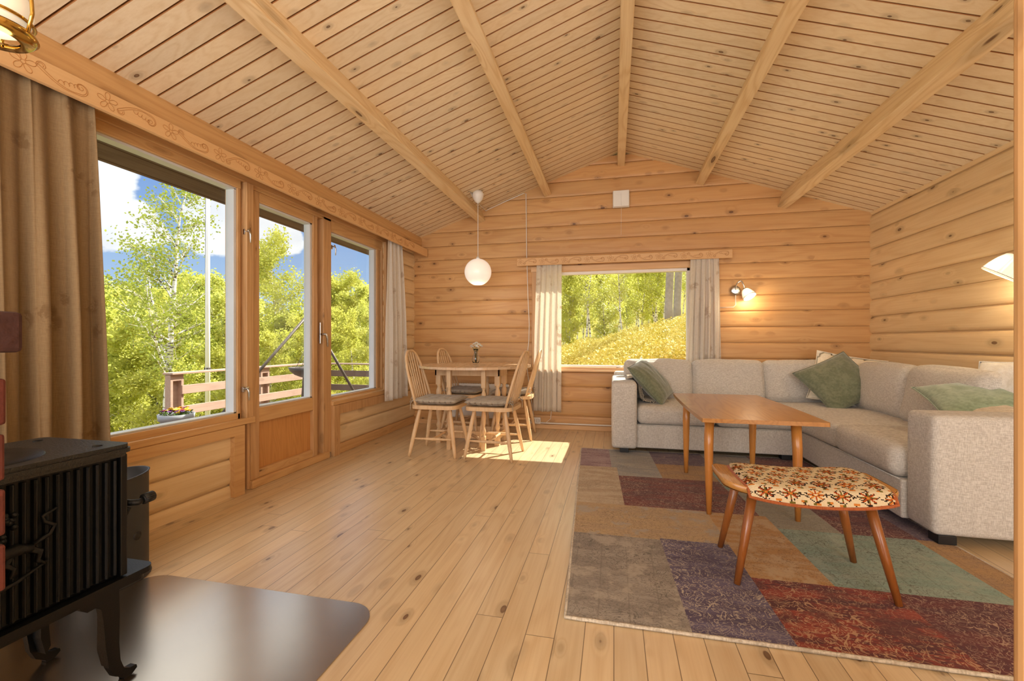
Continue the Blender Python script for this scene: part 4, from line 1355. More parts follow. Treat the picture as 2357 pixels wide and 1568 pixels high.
# ------------------------------------------------------------------ pendant lamp with globe
PX, PY = -1.405, 4.50
pz = ceil_z(PX)
pl = empty('pendant_lamp', (PX, PY, pz))
tag(pl, 'round opal glass globe pendant hanging over the dining table', 'lamp')
MB().lathe([(0.0, 0.035), (0.050, 0.030), (0.062, 0.0), (0.060, -0.022), (0.048, -0.055), (0.028, -0.082), (0.008, -0.095), (0.0, -0.097)], 28, Matrix.Translation((0, 0, -0.028))).build('canopy', M['white'], pl)
MB().tube([(0, 0, -0.12), (0, 0, -(pz - 1.90))], 0.0035, 6).build('cord', M['white'], pl)
gz = 1.735 - pz
mb = MB()
pr = []
for i in range(25):
    t = math.pi * (0.02 + 0.87 * i / 24)
    pr.append((0.142 * math.sin(t), 0.142 * math.cos(t)))
pr += [(0.050, -0.130), (0.046, -0.120)]
mb.lathe(pr, 40, Matrix.Translation((0, 0, gz)))
mb.lathe([(0.0, -0.118), (0.046, -0.120)], 40, Matrix.Translation((0, 0, gz)))
mb.build('globe', M['globe'], pl)
MB().lathe([(0.0, 0.165), (0.012, 0.162), (0.018, 0.15), (0.022, 0.138), (0.0, 0.136)], 16, Matrix.Translation((0, 0, gz))).build('cap', M['white'], pl)
point('pendant_bulb', (PX, PY, 1.50), 1.2, (1.0, 0.86, 0.66), 0.05)

# cable: canopy -> beam -> gable -> down the wall
cab = MB()
def cz(x): return ceil_z(x)
cab.tube([(PX - 0.06, PY - 0.01, cz(PX - 0.06) - 0.004), (-1.46, 4.42, cz(-1.46) - 0.006), (-1.475, 4.52, cz(-1.475) - 0.02), (-1.475, 4.80, cz(-1.475) - 0.02), (-1.47, 5.015, cz(-1.47) - 0.03),
          (-1.45, 5.02, cz(-1.45) - 0.022), (-1.2, 5.022, cz(-1.2) - 0.014), (-1.02, 5.022, cz(-1.02) - 0.012), (-0.99, 5.022, cz(-0.99) - 0.025), (-0.985, 5.022, 2.4), (-0.98, 5.02, 2.0), (-0.965, 5.022, 1.5), (-0.95, 5.02, 1.2), (-0.955, 5.02, 1.0), (-0.985, 5.02, 0.75), (-0.95, 5.02, 0.5), (-0.90, 5.02, 0.14)], 0.0045, 6)
tag(cab.build('lamp_cable', M['white']), 'white cable running from the pendant along the gable and down the far wall', 'cable')

# white ventilation box high on the far wall
vb = empty('vent_cover', (0.077, 5.02, 2.565))
tag(vb, 'square white vent cover high on the far wall under the ridge', 'vent')
MB().box(-0.085, 0.085, -0.035, 0.012, -0.088, 0.088).build('cover', M['white'], vb, bevel=0.006)
MB().box(-0.088, 0.088, -0.010, 0.014, -0.091, 0.091).build('base', M['white'], vb, bevel=0.002)
MB().tube([(0.0, -0.038, 0.05), (0.002, -0.04, -0.10), (0.0, -0.03, -0.40)], 0.0012, 5).build('pull_string', M['white'], vb)

# ------------------------------------------------------------------ wall sconces with pleated shades
def sconce(name, base, normal, side, reach, drop, ht, label, lit, scale=1.0):
    """base on wall; normal into room; side = shade direction along the wall"""
    e = empty(name, base)
    tag(e, label, 'lamp')
    N = Vector(normal).normalized(); S = Vector(side).normalized(); U = Vector((0, 0, 1))
    rot = Matrix((S, U, N)).transposed().to_4x4()
    MB().lathe([(0.0, 0.0), (0.048, 0.0), (0.050, 0.006), (0.044, 0.014), (0.030, 0.017), (0.0, 0.018)], 28, rot).build('back_plate', M['steel' if lit < 2 else 'bronze'], e)
    sh = N * reach + S * 0.085 + U * drop
    ax = (S * 0.45 + N * 0.55 - U * 1.0).normalized()
    top = sh - ax * 0.035
    pts = [N * 0.012, N * 0.03 + U * 0.05, N * 0.05 + S * 0.01 + U * ht, N * (reach * 0.8) + S * 0.04 + U * (ht + 0.015), N * reach * 0.95 + S * 0.06 + U * (ht - 0.03), top]
    # smooth the arm
    sm = []
    for i in range(len(pts) - 1):
        p0 = pts[max(0, i - 1)]; p1 = pts[i]; p2 = pts[i + 1]; p3 = pts[min(len(pts) - 1, i + 2)]
        for k in range(5):
            t = k / 5
            sm.append(0.5 * ((2 * p1) + (p2 - p0) * t + (2 * p0 - 5 * p1 + 4 * p2 - p3) * t * t + (3 * p1 - p0 - 3 * p2 + p3) * t ** 3))
    sm.append(pts[-1])
    MB().tube(sm, 0.0055, 10).build('arm', M['steel' if lit < 2 else 'bronze'], e)
    q = ax.to_track_quat('Z', 'Y').to_matrix().to_4x4()
    mt = Matrix.Translation(sh) @ q @ Matrix.Scale(scale, 4)
    MB().lathe([(0.0, -0.045), (0.014, -0.045), (0.016, -0.03), (0.012, -0.02)], 16, mt).build('socket', M['steel' if lit < 2 else 'bronze'], e)
    mb = MB()
    n = 96
    prof_ = [(0.020, -0.032), (0.032, -0.026), (0.046, 0.0), (0.057, 0.032), (0.063, 0.060), (0.062, 0.066), (0.050, 0.064)]
    vs = []
    for r, z in prof_:
        for k in range(n):
            a = 2 * math.pi * k / n
            pl_ = 1 + 0.030 * math.sin(a * 24) * (0 if r < 0.021 else 1)
            vs.append(mt @ Vector((r * pl_ * math.cos(a), r * pl_ * math.sin(a), z)))
    fs = [(i * n + k, i * n + (k + 1) % n, (i + 1) * n + (k + 1) % n, (i + 1) * n + k) for i in range(len(prof_) - 1) for k in range(n)]
    mb.add(vs, fs, True)
    mb.build('lamp_shade', M['shade'], e, solid=0.0012)
    mb = MB()
    mb.tube([mt @ Vector((0.0645 * math.cos(a), 0.0645 * math.sin(a), 0.058)) for a in [k * 2 * math.pi / 40 for k in range(40)]], 0.0014, 5, closed=True)
    mb.build('shade_trim', M['bronze'], e)
    MB().lathe([(0.0, -0.02), (0.012, -0.01), (0.02, 0.02), (0.016, 0.038), (0.0, 0.045)], 16, mt).build('bulb', M['bulb'], e)
    pt = Vector(base) + sh + ax * 0.11
    point(name + '_light', pt, 2.0 if lit == 1 else 2.2, (1.0, 0.80, 0.52), 0.03)
    pt = Vector(base) + sh - ax * 0.02 + N * 0.10 - S * 0.02
    point(name + '_glow', pt, 0.5 if lit == 1 else 0.6, (1.0, 0.80, 0.52), 0.03)
    return e
s1 = sconce('wall_sconce', (1.235, 5.024, 1.530), (0, -1, 0), (1, 0, 0), 0.075, -0.025, 0.075,
            'small pleated glass wall sconce on the far wall right of the curtain', 1)
MB().tube([(0.0, -0.01, -0.05), (0.0, -0.008, -0.15), (-0.02, -0.006, -0.172), (-0.16, -0.004, -0.176)], 0.0035, 6).build('cord', M['white'], s1)
s2 = sconce('wall_sconce', (2.435, 3.17, 1.55), (-1, 0, 0), (0, 1, 0), 0.12, -0.075, 0.05,
            'larger pleated cream wall sconce on the right wall above the sofa', 2, 1.35)

# ------------------------------------------------------------------ outlet, trunking, panel heater
po = empty('power_outlet', (-0.875, 5.022, 0.093))
tag(po, 'white double wall socket low on the far wall behind the dining table', 'socket')
MB().box(-0.058, 0.058, -0.018, 0.008, -0.036, 0.036).build('plate', M['white'], po, bevel=0.004)
for sx in (-0.028, 0.028):
    mb = MB().lathe([(0.021, -0.003), (0.021, 0.0), (0.017, 0.0), (0.015, -0.004), (0, -0.004)], 24, Matrix.Translation((sx, -0.018, 0)) @ Matrix.Rotation(R(90), 4, 'X'))
    for q in (-0.006, 0.006):
        mb.box(sx + q - 0.002, sx + q + 0.002, -0.0192, -0.016, -0.002, 0.002)
    mb.build('socket', M['steeldark'], po)
tag(MB().box(-0.815, 0.02, 5.008, 5.034, 0.062, 0.074).build('cable_trunking', M['white'], bevel=0.002), 'thin white cable trunking along the far wall above the skirting', 'cable cover')
tag(MB().tube([(-0.815, 5.012, 0.075), (-0.76, 5.0, 0.07), (-0.70, 5.005, 0.12), (-0.69, 5.012, 0.24)], 0.003, 6).build('curtain_cable', M['white']), 'thin white cable hanging below the pale curtain by the socket', 'cable')
ph = empty('panel_heater', (-1.52, 4.995, 0.30))
tag(ph, 'long white electric panel heater on the far wall behind the dining table', 'heater')
MB().box(-0.36, 0.34, -0.02, 0.012, -0.20, 0.20).build('front_panel', M['white'], ph, bevel=0.008)
mb = MB()
for k in range(22):
    mb.box(-0.33 + k * 0.03, -0.312 + k * 0.03, -0.012, 0.012, 0.196, 0.204)
mb.build('grille', M['alu'], ph)
mb = MB()
for x in (-0.25, 0.22):
    mb.box(x - 0.01, x + 0.01, 0.010, 0.034, -0.15, 0.15)
mb.build('bracket', M['alu'], ph)

# ------------------------------------------------------------------ cast iron stove
sv = empty('wood_stove', (-1.57, 0.74, 0))
tag(sv, 'black cast iron wood stove with ribbed side panels at the left edge', 'stove')
X0, X1, Y0, Y1 = -0.165, 0.165, -0.24, 0.272
mb = MB()
mb.box(X0, X1 - 0.008, Y0, Y1, 0.312, 0.672)
mb.build('firebox', M['iron'], sv, bevel=0.01)
mb = MB()    # vertical ribs on the long side facing the room
k = Y0 + 0.012
while k < Y1 - 0.02:
    mb.prism([(k, X1 - 0.010), (k + 0.002, X1 + 0.001), (k + 0.0065, X1 + 0.005), (k + 0.011, X1 + 0.001), (k + 0.013, X1 - 0.010)], lambda a, b, d: (b, a, d), 0.325, 0.655, smooth=False)
    k += 0.0225
mb.build('ribbed_side', M['iron'], sv, bevel=0.0015)
for ya, yb_ in ((Y1 - 0.012, Y1 + 0.008), (Y0 - 0.008, Y0 + 0.008)):
    MB().box(X0 - 0.004, X1 + 0.008, ya, yb_, 0.315, 0.670).build('corner_frame', M['iron'], sv, bevel=0.004)
# top plate with stepped rim and cooking ring
def rrect(x0, x1, y0, y1, r, n=6):
    out = []
    for cx_, cy_, a0 in ((x1 - r, y1 - r, 0), (x0 + r, y1 - r, 90), (x0 + r, y0 + r, 180), (x1 - r, y0 + r, 270)):
        for i in range(n + 1):
            a = R(a0 + 90 * i / n); out.append((cx_ + r * math.cos(a), cy_ + r * math.sin(a)))
    return out
P_ = lambda a, b, d: (a, b, d)
mb = MB()
mb.prism(rrect(X0 - 0.006, X1 + 0.010, Y0 - 0.010, Y1 + 0.012, 0.02), P_, 0.664, 0.676)
mb.prism(rrect(X0 - 0.014, X1 + 0.018, Y0 - 0.018, Y1 + 0.020, 0.025), P_, 0.676, 0.688)
mb.prism(rrect(X0 - 0.010, X1 + 0.014, Y0 - 0.014, Y1 + 0.016, 0.025), P_, 0.688, 0.700)
mb.build('top_plate', M['iron2'], sv, bevel=0.003)
mb = MB()
mt = Matrix.Translation((0.0, 0.02, 0.700))
mb.lathe([(0.0, 0.003), (0.052, 0.003), (0.054, 0.0008), (0.057, 0.0008), (0.059, 0.003), (0.142, 0.003), (0.145, 0.0)], 60, mt)
mb.build('cooking_ring', M['iron'], sv)
mb = MB()
for (x, y) in ((0.13, 0.23), (-0.12, 0.24), (0.13, -0.2)):
    mb.lathe([(0.0, 0.004), (0.008, 0.003), (0.009, 0.0)], 12, Matrix.Translation((x, y, 0.70)) @ Matrix.Scale(1.4, 4, (0, 1, 0)))
mb.build('bolt', M['iron'], sv)
# base plate with ash lip towards the window end
mb = MB()
mb.prism(rrect(X0 - 0.015, X1 + 0.016, Y0 - 0.03, Y1 + 0.085, 0.03), P_, 0.296, 0.312)
mb.prism(rrect(X0 - 0.006, X1 + 0.006, Y0 - 0.02, Y1 + 0.070, 0.03), P_, 0.280, 0.296)
mb.build('base_plate', M['iron'], sv, bevel=0.004)
# door end with handle
mb = MB()
mb.prism(rrect(X0 + 0.02, X1 - 0.02, 0.35, 0.63, 0.03), lambda a, b, d: (a, d, b), Y1 + 0.004, Y1 + 0.020)
mb.build('door', M['iron'], sv, bevel=0.004)
mb = MB()
mb.tube([(X1 - 0.045, Y1 + 0.012, 0.522), (X1 - 0.02, Y1 + 0.035, 0.512), (X1 + 0.0, Y1 + 0.045, 0.512), (X1 - 0.002, Y1 + 0.062, 0.515)], [0.010, 0.009, 0.009, 0.008], 10)
mb.tube([(X1 - 0.05, Y1 + 0.02, 0.505), (X1 - 0.03, Y1 + 0.04, 0.49), (X1 - 0.03, Y1 + 0.03, 0.475)], [0.006, 0.007, 0.004], 8)
mb.build('handle', M['iron'], sv)
mb = MB()
for k in range(16):
    a = k / 16 * 2 * math.pi
    mb.tube([(X1 - 0.004 + 0.012 * math.cos(a), Y1 + 0.060, 0.515 + 0.012 * math.sin(a)), (X1 - 0.004 + 0.012 * math.cos(a), Y1 + 0.090, 0.517 + 0.012 * math.sin(a))], 0.0035, 6)
mb.tube([(X1 - 0.004, Y1 + 0.058, 0.515), (X1 - 0.004, Y1 + 0.092, 0.517)], 0.0125, 16)
mb.build('grip', M['black'], sv)
# relief ornament (climbing animal and grapes) on the ribbed side
mb = MB()
ox = X1 + 0.006
def rel_t(pts, r): mb.tube([(ox, a, b) for a, b in pts], r, 8)
rel_t([(-0.12, 0.505), (-0.06, 0.50), (-0.02, 0.495), (0.03, 0.498), (0.06, 0.490)], [0.006, 0.012, 0.014, 0.015, 0.010])
rel_t([(0.05, 0.492), (0.075, 0.475), (0.070, 0.455), (0.085, 0.440)], [0.009, 0.008, 0.006, 0.004])
rel_t([(0.02, 0.492), (0.01, 0.470), (0.025, 0.455), (0.02, 0.435)], [0.009, 0.008, 0.006, 0.005])
rel_t([(0.062, 0.498), (0.095, 0.51), (0.105, 0.53), (0.085, 0.545), (0.080, 0.56), (0.11, 0.572)], [0.006, 0.005, 0.005, 0.005, 0.005, 0.003])
rel_t([(-0.14, 0.40), (-0.05, 0.405), (0.03, 0.42), (0.09, 0.445)], [0.004, 0.005, 0.005, 0.003])
gr_ = random.Random(2)
for k in range(22):
    a, b = gr_.uniform(-0.045, 0.03), gr_.uniform(-0.035, 0.035)
    if abs(a) + abs(b) > 0.06: continue
    mb.lathe([(0.0, 0.008), (0.006, 0.005), (0.008, 0.0), (0.006, -0.004)], 8, Matrix.Translation((ox, 0.0 + a, 0.552 + b)) @ Matrix.Rotation(R(90), 4, 'Y'))
mb.build('relief', M['iron'], sv)
def stove_leg(sx, sy):
    mb = MB()
    # outline in the plane of the side: y outwards, z
    poly = [(0.0, 0.285), (-0.105, 0.285), (-0.095, 0.265), (-0.080, 0.252), (-0.060, 0.253), (-0.046, 0.240), (-0.040, 0.20), (-0.034, 0.12), (-0.026, 0.060), (-0.012, 0.028), (0.012, 0.008), (0.014, 0.0),
            (0.034, 0.0), (0.050, 0.012), (0.048, 0.022), (0.030, 0.024), (0.014, 0.035), (0.004, 0.065), (0.0, 0.12), (0.002, 0.20)]
    yb = Y1 - 0.01 if sy > 0 else Y0 + 0.01
    xa = X1 if sx > 0 else X0
    mb.prism(poly, lambda a, b, d: (xa - sx * d, yb + sy * (a - 0.0), b + 0.004), 0.0, 0.020)
    mb.prism([(0.0, 0.285), (-0.018, 0.285), (-0.02, 0.10), (-0.008, 0.045), (0.004, 0.065), (0.0, 0.12)], lambda a, b, d: (xa - sx * d, yb + sy * a, b + 0.004), 0.018, 0.055)
    return mb.build('leg', M['iron'], sv, bevel=0.003)
for sx in (1, -1):
    for sy in (1, -1): stove_leg(sx, sy)

# hearth plate
poly = rrect(-1.945, -0.852, 0.10, 1.512, 0.11, 10)
tag(MB().prism(poly, P_, 0.0005, 0.004).build('hearth_plate', M['hearth'], bevel=0.0012), 'glossy black steel hearth plate with rounded corners under the stove', 'floor plate')

# coal scuttle behind the stove
bk = empty('coal_scuttle', (-2.075, 1.425, 0))
tag(bk, 'dark grey metal coal bucket standing behind the stove by the wall', 'bucket')
n = 48; mb = MB(); vs = []
def rimz(a): return 0.42 + 0.018 * math.cos(a - 0.9)
rows = [(0.150, 0.0), (0.153, 0.004), (0.146, 0.018), (0.143, 0.022)] + [(0.143, 0.022 + 0.37 * i / 8) for i in range(1, 9)]
for r, z in rows:
    for k in range(n):
        a = 2 * math.pi * k / n
        vs.append((r * math.cos(a), r * math.sin(a), z * (rimz(a) / 0.392) if z > 0.03 else z))
for r in (0.147, 0.139):
    for k in range(n):
        a = 2 * math.pi * k / n; vs.append((r * math.cos(a), r * math.sin(a), rimz(a) + 0.006))
for z in (0.3, 0.03):
    for k in range(n):
        a = 2 * math.pi * k / n; vs.append((0.137 * math.cos(a), 0.137 * math.sin(a), z))
nr = len(rows) + 4
fs = [(i * n + k, i * n + (k + 1) % n, (i + 1) * n + (k + 1) % n, (i + 1) * n + k) for i in range(nr - 1) for k in range(n)]
fs += [tuple(reversed(range(n))), tuple((nr - 1) * n + k for k in range(n))]
mb.add(vs, fs, True)
mb.build('bucket_body', M['steeldark'], bk)
for (a, z, r) in ((R(-22), 0.20, 0.020), (R(-60), 0.165, 0.022), (R(10), 0.19, 0.018)):
    mt = Matrix.Rotation(a, 4, 'Z') @ Matrix.Translation((0.1425, 0, z)) @ Matrix.Rotation(R(90), 4, 'Y')
    MB().lathe([(0.0, 0.0015), (r, 0.0015), (r, -0.004), (0, -0.004)], 24, mt).build('air_hole', M['black'], bk)

# brick hearth wall, its corner just inside the left edge
bw = MB(); bd = MB()
br = random.Random(4)
BX, BY = -0.805, 0.430
zb = 0.0; row = 0
mort = MB().box(BX - 0.60, BX - 0.045, BY - 0.5, BY - 0.012, 0.0, 1.0)
while zb < 0.96:
    h = 0.062
    off = (row % 2) * 0.11
    x = BX
    L = 0.22 - off * 0.9
    while x > BX - 0.58:
        j = br.uniform(-.004, .004)
        bw.box(max(x - L, BX - 0.6), x + (0.010 if zb > 0.66 else -0.035), BY - 0.10, BY + j, zb, zb + h)
        x -= L + 0.008; L = 0.22
    y = BY - 0.105; 
    while y > BY - 0.46:
        bw.box(BX - 0.1, BX + (0.010 if zb > 0.66 else -0.035) + br.uniform(-.004, .003), y - 0.2, y, zb, zb + h)
        y -= 0.21
    zb += 0.074; row += 1
cb = empty('trim_11', kind='structure')
bw.build('bricks', M['brick'], cb, bevel=0.004)
mort.build('mortar', M['mortar'], cb)
MB().box(BX - 0.62, BX + 0.022, BY - 0.5, BY + 0.010, 0.985, 1.040).build('capping', M['brickdark'], cb, bevel=0.006)

# ------------------------------------------------------------------ brass lamp at the top left corner
bl = empty('brass_lamp', (-1.232, 0.640, 1.672))
tag(bl, 'opal glass lamp with polished brass rings at the top left corner', 'lamp')
mb = MB()
mb.lathe([(0.0, 0.072), (0.025, 0.068), (0.045, 0.054), (0.056, 0.034), (0.060, 0.010), (0.056, -0.010), (0.050, -0.028), (0.036, -0.036), (0.0, -0.040)], 40)
mb.build('globe', M['opal'], bl)
def ringm(mb, r, z, t, tz):
    mb.lathe([(r - t, z - tz), (r, z - tz * 0.9), (r + t, z), (r, z + tz * 0.9), (r - t, z + tz), (r - t, z - tz)], 48)
mb = MB()
ringm(mb, 0.061, -0.012, 0.003, 0.003)
mb.lathe([(0.040, -0.052), (0.058, -0.050), (0.068, -0.040), (0.066, -0.034), (0.052, -0.036), (0.046, -0.044), (0.040, -0.046)], 48)
mb.build('brass_ring', M['brass'], bl)
mb = MB()
for k in range(3):
    a = k * 2.094 + 0.35
    mb.tube([(0.066 * math.cos(a), 0.066 * math.sin(a), -0.038), (0.074 * math.cos(a), 0.074 * math.sin(a), 0.0), (0.072 * math.cos(a), 0.072 * math.sin(a), 0.035), (0.05 * math.cos(a), 0.05 * math.sin(a), 0.075), (0.012 * math.cos(a), 0.012 * math.sin(a), 0.095)], 0.0035, 8)
mb.lathe([(0.0, 0.12), (0.010, 0.115), (0.016, 0.10), (0.020, 0.085), (0.0, 0.08)], 20)
mb.build('brass_arm', M['brass'], bl)
MB().tube([(0, 0, 0.115), (0, 0, ceil_z(-1.232) - 1.672 - 0.02)], 0.006, 10).build('stem', M['brass'], bl)
MB().lathe([(0.0, -0.04), (0.03, -0.03), (0.05, 0.0), (0.05, 0.03), (0, 0.03)], 24, Matrix.Translation((0, 0, ceil_z(-1.232) - 1.672 - 0.01))).build('canopy', M['brass'], bl)
point('brass_lamp_light', (-1.232, 0.640, 1.56), 0.4, (1.0, 0.85, 0.6), 0.05)

# ------------------------------------------------------------------ outside: ground
def smooth(a, b, x):
    t = max(0.0, min(1.0, (x - a) / (b - a))); return t * t * (3 - 2 * t)
def terrain(x, y):
    fy = 0.50 * smooth(5.1, 6.3, y) + 0.45 * smooth(6.2, 9.3, y)
    h = 0.24 * x + 0.08 + fy if x > -30 else 0.24 * -30 + 0.08 + fy
    if x < -2: h -= 0.5 * smooth(-2, -5, x)
    # falls a little behind the crest, then the wooded slope rises
    h -= 1.0 * smooth(10.2, 14, y) * smooth(-8, 0, x)
    h += 9.0 * smooth(18, 60, y) * smooth(-60, -4, x)
    d = math.hypot(x, y)
    h += 16.0 * smooth(45, 170, d)
    if -3.0 < x < 3.4 and y < 5.6: h = min(h, -0.30 - 0.3 * (x < 0))
    h += mnoise.noise(Vector((x * 0.35, y * 0.35, 0))) * 0.12 * smooth(5.5, 8, y) + mnoise.noise(Vector((x * 0.05, y * 0.05, 3))) * 0.9 * smooth(12, 30, d)
    return h
def gmat():
    m, nt, b = new_mat('wild_ground')
    tc = nt.new('ShaderNodeTexCoord').outputs['Object']
    n = nt.noise(tc, 1.6, 7, 0.65)
    n2 = nt.noise(tc, 14.0, 5, 0.7)
    c = nt.mix(nt.map(n, 0.35, 0.65), srgb(150, 150, 44), srgb(196, 166, 52))
    c = nt.mix(nt.map(n2, 0.45, 0.65, 0.0, 0.7), c, srgb(96, 112, 34))
    nt.put(b.inputs['Base Color'], c)
    b.inputs['Roughness'].default_value = 1.0
    nt.put(b.inputs['Normal'], nt.bump(n2, 1.0, 0.08))
    return m
M['ground'] = gmat()
mb = MB()
gx = [-170, -120, -90, -70, -55, -45, -38, -32] + [-28 + i * 0.8 for i in range(58)] + [20, 25, 32, 42, 60]
gy = [-8, -4, 0] + [2 + i * 0.55 for i in range(46)] + [28, 31, 35, 40, 46, 54, 64, 78, 96, 120, 150, 180]
vs = [(x, y, terrain(x, y)) for x in gx for y in gy]
ny = len(gy)
mb.add(vs, [(i * ny + j, (i + 1) * ny + j, (i + 1) * ny + j + 1, i * ny + j + 1) for i in range(len(gx) - 1) for j in range(ny - 1)], True)
g = mb.build('ground', M['ground'], kind='structure')

# ------------------------------------------------------------------ foliage
def leaf_mat(name, c1, c2, tr=0.45):
    m, nt, b = new_mat(name)
    tc = nt.new('ShaderNodeTexCoord').outputs['Object']
    f = nt.map(nt.noise(tc, 2.2, 3, 0.7), 0.3, 0.7)
    geo = nt.new('ShaderNodeNewGeometry')
    r = geo.outputs['Random Per Island']
    oi = nt.new('ShaderNodeObjectInfo')
    f = nt.math('ADD', nt.math('MULTIPLY', f, 0.35), nt.math('ADD', nt.math('MULTIPLY', r, 0.35), nt.math('MULTIPLY', oi.outputs['Random'], 0.3)), clamp=True)
    c = nt.mix(f, c1, c2)
    nt.put(b.inputs['Base Color'], c)
    b.inputs['Roughness'].default_value = 0.55
    b.inputs['Specular IOR Level'].default_value = 0.3
    t = nt.new('ShaderNodeBsdfTranslucent'); nt.put(t.inputs[0], c)
    mx = nt.new('ShaderNodeMixShader'); mx.inputs[0].default_value = tr
    nt.l.new(b.outputs[0], mx.inputs[1]); nt.l.new(t.outputs[0], mx.inputs[2])
    nt.l.new(mx.outputs[0], nt.n['Material Output'].inputs[0])
    return m
M['leaf'] = leaf_mat('birch_leaf', srgb(174, 184, 74), srgb(218, 212, 116), 0.5)
M['leafh'] = leaf_mat('birch_leaf_near', srgb(140, 154, 62), srgb(184, 188, 90))
M['shrub'] = leaf_mat('bilberry_leaf', srgb(186, 174, 66), srgb(214, 194, 100), 0.3)
def bark():
    m, nt, b = new_mat('birch_bark')
    tc = nt.new('ShaderNodeTexCoord').outputs['Object']
    s = nt.sep(tc)
    n = nt.noise(nt.xyz(nt.math('MULTIPLY', s[0], 6), nt.math('MULTIPLY', s[1], 6), nt.math('MULTIPLY', s[2], 22)), 1.0, 4, 0.6)
    c = nt.mix(nt.map(n, 0.50, 0.60), srgb(226, 220, 210), srgb(84, 74, 64))
    nt.put(b.inputs['Base Color'], c); b.inputs['Roughness'].default_value = 0.85
    return m
M['bark'] = bark()
M['darkbark'] = simple('grey_bark', srgb(156, 146, 136), 0.95, bump=1.0, bscale=30, var=0.35, nscale=14)

def make_tree(seed, H, r0, nb, spread, leaves, lsize, crown0=0.25, lean=0.0, fork=False, sub=6):
    """returns trunk mesh builder and foliage mesh builder for a birch of height H"""
    rr = random.Random(seed)
    T = MB(); F = MB()
    def wob(p, d, L, r_a, r_b, n, jit, up):
        pts = [p]; q = Vector(p); dd = Vector(d).normalized()
        for i in range(n):
            dd = (dd + Vector((rr.gauss(0, jit), rr.gauss(0, jit), rr.gauss(0, jit * 0.5) + up))).normalized()
            q = q + dd * (L / n); pts.append(q.copy())
        rs = [r_a + (r_b - r_a) * i / n for i in range(n + 1)]
        return pts, rs
    stems = []
    pts, rs = wob(Vector((0, 0, -0.3)), (lean, 0, 1), H + 0.3, r0, r0 * 0.12, 11, 0.05, 0.03)
    stems.append((pts, rs))
    T.tube(pts, rs, 8)
    if fork:
        k = 4
        p2, r2 = wob(pts[k], (-0.55, 0.2, 0.9), H * 0.5, rs[k] * 0.75, r0 * 0.1, 9, 0.07, 0.05); T.tube(p2, r2, 7); stems.append((p2, r2))
        p3, r3 = wob(pts[k - 1], (0.5, -0.3, 0.9), H * 0.45, rs[k] * 0.6, r0 * 0.1, 8, 0.08, 0.05); T.tube(p3, r3, 7); stems.append((p3, r3))
    tips = []
    for si, (P, Rr) in enumerate(stems):
        m = len(P) - 1
        for b in range(nb if si == 0 else nb // 2):
            t = (crown0 if si == 0 else 0.1) + (1 - (crown0 if si == 0 else 0.1)) * (b + rr.random()) / (nb if si == 0 else nb // 2)
            t = min(t, 0.985)
            i = int(t * m); f = t * m - i
            p = P[i].lerp(P[min(i + 1, m)], f)
            a = rr.uniform(0, 6.283)
            hfac = math.sin(min(1, (1 - t) * 1.35 + 0.12) * 1.5)
            L = H * spread * (0.36 + 0.64 * hfac) * rr.uniform(0.7, 1.15) * (0.7 if si else 1)
            d = Vector((math.cos(a), math.sin(a), rr.uniform(0.45, 1.0)))
            rb = max(0.006, Rr[i] * 0.45)
            bp, brr = wob(p, d, L, rb, 0.004, 6, 0.12, 0.02)
            T.tube(bp, brr, 5, cap=False)
            tips += bp[3:]
            for s_ in range(sub):
                j = rr.randint(1, 5)
                a2 = rr.uniform(0, 6.283)
                d2 = (bp[j] - bp[j - 1]).normalized() + Vector((math.cos(a2), math.sin(a2), rr.uniform(-0.3, 0.6))) * 0.9
                sp, sr = wob(bp[j], d2, L * rr.uniform(0.2, 0.45), brr[j] * 0.6, 0.0025, 4, 0.2, -0.01)
                T.tube(sp, sr, 4, cap=False)
                tips += sp[1:]
    vs = []; fs = []
    per = max(1, int(leaves / max(1, len(tips))))
    sc_ = 0.055 * H * 0.35
    for p in tips:
        for _ in range(per):
            c = p + Vector((rr.gauss(0, sc_), rr.gauss(0, sc_), rr.gauss(0, sc_)))
            n1 = Vector((rr.gauss(0, 1), rr.gauss(0, 1), rr.gauss(0, 1))).normalized()
            n2 = n1.orthogonal().normalized()
            s = lsize * rr.uniform(0.6, 1.2)
            n3 = n1 * s; n2 = n2 * s * 0.62
            o = len(vs)
            vs += [c - n3, c + n2, c + n3, c - n2]
            fs.append((o, o + 1, o + 2, o + 3))
    F.add(vs, fs)
    return T, F
def tree_obj(name, T, F, bark_, leaf_):
    e = empty(name)
    T.build('trunk', bark_, e, fix=False)
    F.build('foliage', leaf_, e, fix=False)['kind'] = 'stuff'
    return e

def ray(px, y=786):
    u = (px - 1178.5) / FPX
    return Vector((-math.sin(TH) + u * math.cos(TH), math.cos(TH) + u * math.sin(TH), 0))

# the tall birch in the big window
T, F = make_tree(21, 7.6, 0.115, 22, 0.235, 8500, 0.042, crown0=0.42, fork=True, sub=9)
hero = tree_obj('birch_tree', T, F, M['bark'], M['leafh'])
p = ray(372) * 11.8
hero.location = (p.x, p.y, terrain(p.x, p.y) - 0.1)
hero['label'] = 'tall birch with forked white trunk standing clear against the sky in the big left window'; hero['category'] = 'tree'
# birch framed by the door glass
T, F = make_tree(37, 8.4, 0.08, 40, 0.22, 13000, 0.055, crown0=0.35)
t2 = tree_obj('birch_tree', T, F, M['bark'], M['leaf'])
p = ray(655) * 19
t2.location = (p.x, p.y, terrain(p.x, p.y) - 0.1)
t2.scale = [(1 + (786 - 560) / FPX * 19 - t2.location.z) / 8.4] * 3
t2['label'] = 'pointed bright green birch rising in the middle of the glass door'; t2['category'] = 'tree'
